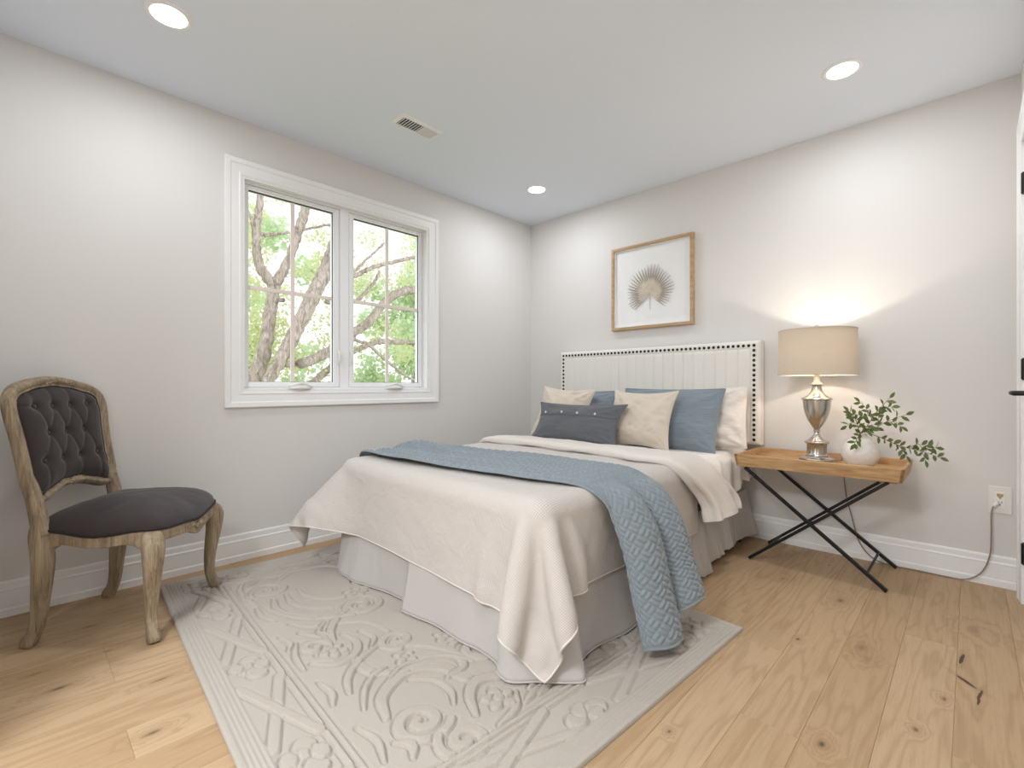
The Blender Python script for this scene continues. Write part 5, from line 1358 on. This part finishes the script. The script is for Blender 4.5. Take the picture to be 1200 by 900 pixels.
def foliage(name, clusters, n, size, mat, parent, seed):
    r = np.random.default_rng(seed); V = []; F = []
    cl = np.array([c[:3] for c in clusters]); rad = np.array([c[3] for c in clusters]); w = rad ** 2; w = w / w.sum()
    k = r.choice(len(cl), n, p=w); d = r.normal(size=(n, 3)); d /= np.linalg.norm(d, axis=1)[:, None]
    c = cl[k] + d * (rad[k] * r.random(n) ** .45)[:, None] * np.array((1, 1, .75))
    ax = r.normal(size=(n, 3)); ax[:, 2] -= .5; ax /= np.linalg.norm(ax, axis=1)[:, None]
    sd = np.cross(ax, r.normal(size=(n, 3))); sd /= np.linalg.norm(sd, axis=1)[:, None]; up = np.cross(ax, sd)
    L = size * r.uniform(.7, 1.3, n)[:, None]; Wd = L * .42
    V = np.stack([c, c + ax * L * .45 + sd * Wd - up * L * .06, c + ax * L, c + ax * L * .45 - sd * Wd - up * L * .06], 1).reshape(-1, 3)
    F = [(4 * i, 4 * i + 1, 4 * i + 2) for i in range(n)] + [(4 * i, 4 * i + 2, 4 * i + 3) for i in range(n)]
    mb = MB(); mb.add(V, F); return mb.build(name, mat, parent, smooth=False)
def limb(name, pts, parent, mat):
    P = np.array([p[:3] for p in pts], float); r = np.array([p[3] for p in pts], float)
    rr = np.random.default_rng(abs(hash(name + str(len(pts)))) % 1000 if False else int(P[0, 1] * 1000) % 997)
    C = catmull(P, 10); rad = catmull(np.stack([r, r], 1), 10); k = rr.normal(size=(len(C), 1)) * .03; rad = rad * (1 + k)
    C = C + rr.normal(size=C.shape) * .006
    mb = MB(); mb.tube(C, rad, 14); return mb.build(name, mat, parent)
tree = empty('tree', (-4.5, -.9, GZ), label='pale barked branching tree just outside the window', cat='tree', group='trees outside the window')
limb('trunk', [(-4.5, -.95, GZ, .26), (-4.5, -.93, -.8, .22), (-4.5, -.88, .5, .19), (-4.6, -.86, 1.05, .125), (-4.6, -.72, 1.63, .098), (-4.6, -.65, 2.15, .089), (-4.6, -.60, 2.50, .092)], tree, M['bark'])
BR = [[(-4.6, -.60, 2.45, .083), (-4.6, -.82, 2.75, .069), (-4.6, -.86, 3.24, .056), (-4.6, -.80, 3.69, .050), (-4.6, -.81, 4.3, .040), (-4.7, -.7, 5.2, .02)],
      [(-4.6, -.60, 2.48, .08), (-4.6, -.40, 2.90, .065), (-4.6, -.25, 3.39, .073), (-4.6, -.09, 3.90, .067), (-4.6, .05, 4.41, .061), (-4.7, .2, 5.4, .03)],
      [(-4.45, -.9, .4, .12), (-4.3, -.79, 1.02, .085), (-4.3, -.55, 1.50, .094), (-4.3, -.24, 2.16, .110), (-4.3, .02, 2.72, .106), (-4.3, .23, 3.30, .094), (-4.3, .45, 3.76, .083), (-4.4, .6, 4.6, .05)],
      [(-4.5, -.85, .3, .09), (-5.2, .0, .75, .075), (-5.5, .42, 1.07, .069), (-5.5, .81, 1.40, .063), (-5.4, 1.05, 1.61, .058), (-5.4, 1.45, 1.78, .056), (-5.4, 1.82, 1.86, .051), (-5.4, 2.9, 1.86, .045)],
      [(-4.4, -.3, 1.3, .08), (-4.8, .35, 1.55, .078), (-5.0, .84, 1.89, .076), (-5.0, 1.17, 2.13, .078), (-5.0, 1.49, 2.53, .075), (-5.0, 1.86, 2.79, .078), (-5.0, 2.25, 2.88, .07), (-5.0, 3.2, 3.0, .05)],
      [(-4.3, .02, 2.66, .05), (-4.6, .60, 2.80, .043), (-4.6, 1.08, 3.07, .037), (-4.6, 1.60, 3.28, .036), (-4.6, 2.4, 3.55, .030)],
      [(-4.3, .10, 2.80, .04), (-4.6, .63, 2.90, .029), (-4.6, .92, 3.17, .022), (-4.6, 1.25, 3.52, .02)],
      [(-4.9, .70, 1.80, .03), (-4.6, .92, 1.70, .029), (-4.6, 1.25, 1.46, .028), (-4.6, 1.69, 1.17, .024), (-4.6, 2.1, 1.0, .02)],
      [(-4.4, .1, 2.3, .045), (-4.6, .68, 2.41, .036), (-4.6, 1.00, 2.72, .030), (-4.6, 1.16, 3.0, .023)],
      [(-4.6, -.84, 3.2, .03), (-4.6, -.65, 3.23, .025), (-4.6, -.38, 3.33, .02), (-4.6, .4, 3.66, .022)],
      [(-4.4, -.55, 1.3, .05), (-4.6, -.25, 1.33, .046), (-4.6, .09, 1.48, .041), (-4.6, .45, 1.75, .04)],
      [(-4.6, -.82, 3.0, .03), (-4.6, -.98, 3.50, .028), (-4.7, -1.3, 3.9, .02)],
      [(-4.6, -.62, 2.28, .034), (-4.58, -.50, 2.27, .032), (-4.57, -.49, 2.27, .02)]]
for b in BR: limb('branch', b, tree, M['bark'])
r_ = np.random.default_rng(12)
cl = [(r_.uniform(-6.2, -4.9), r_.uniform(-1.8, 3.8), r_.uniform(.6, 5.6), r_.uniform(.25, .55)) for _ in range(64)] + [(r_.uniform(-6.6, -5.6), r_.uniform(-.6, 1.2), r_.uniform(1.6, 3.8), r_.uniform(.2, .4)) for _ in range(12)]
foliage('foliage', cl, 15000, .062, M['tree_leaf'], tree, 4)
def far_tree(x, y, h, rad, seed, label, n, mat):
    root = empty('tree', (x, y, GZ), label=label, cat='tree', group='trees outside the window')
    limb('trunk', [(x, y, GZ, .2), (x + .1, y + .1, GZ + h * .3, .15), (x, y + .15, GZ + h * .6, .09), (x, y, GZ + h * .9, .03)], root, M['bark'])
    q = np.random.default_rng(seed); c = []
    for _ in range(34):
        d = q.normal(size=3); d /= np.linalg.norm(d); k = q.random() ** .4
        c.append((x + d[0] * rad * k, y + d[1] * rad * k, GZ + h * .62 + d[2] * h * .36 * k, q.uniform(.4, .8)))
    foliage('foliage', c, n, .16, mat, root, seed)
far_tree(-10.5, .1, 8.6, 2.4, 21, 'light green leafy tree farther off behind the left window panes', 8000, M['tree_leaf_b'])
far_tree(-10.8, 6.0, 8.8, 2.4, 22, 'light green leafy tree farther off behind the right window panes', 8000, M['tree_leaf_b'])
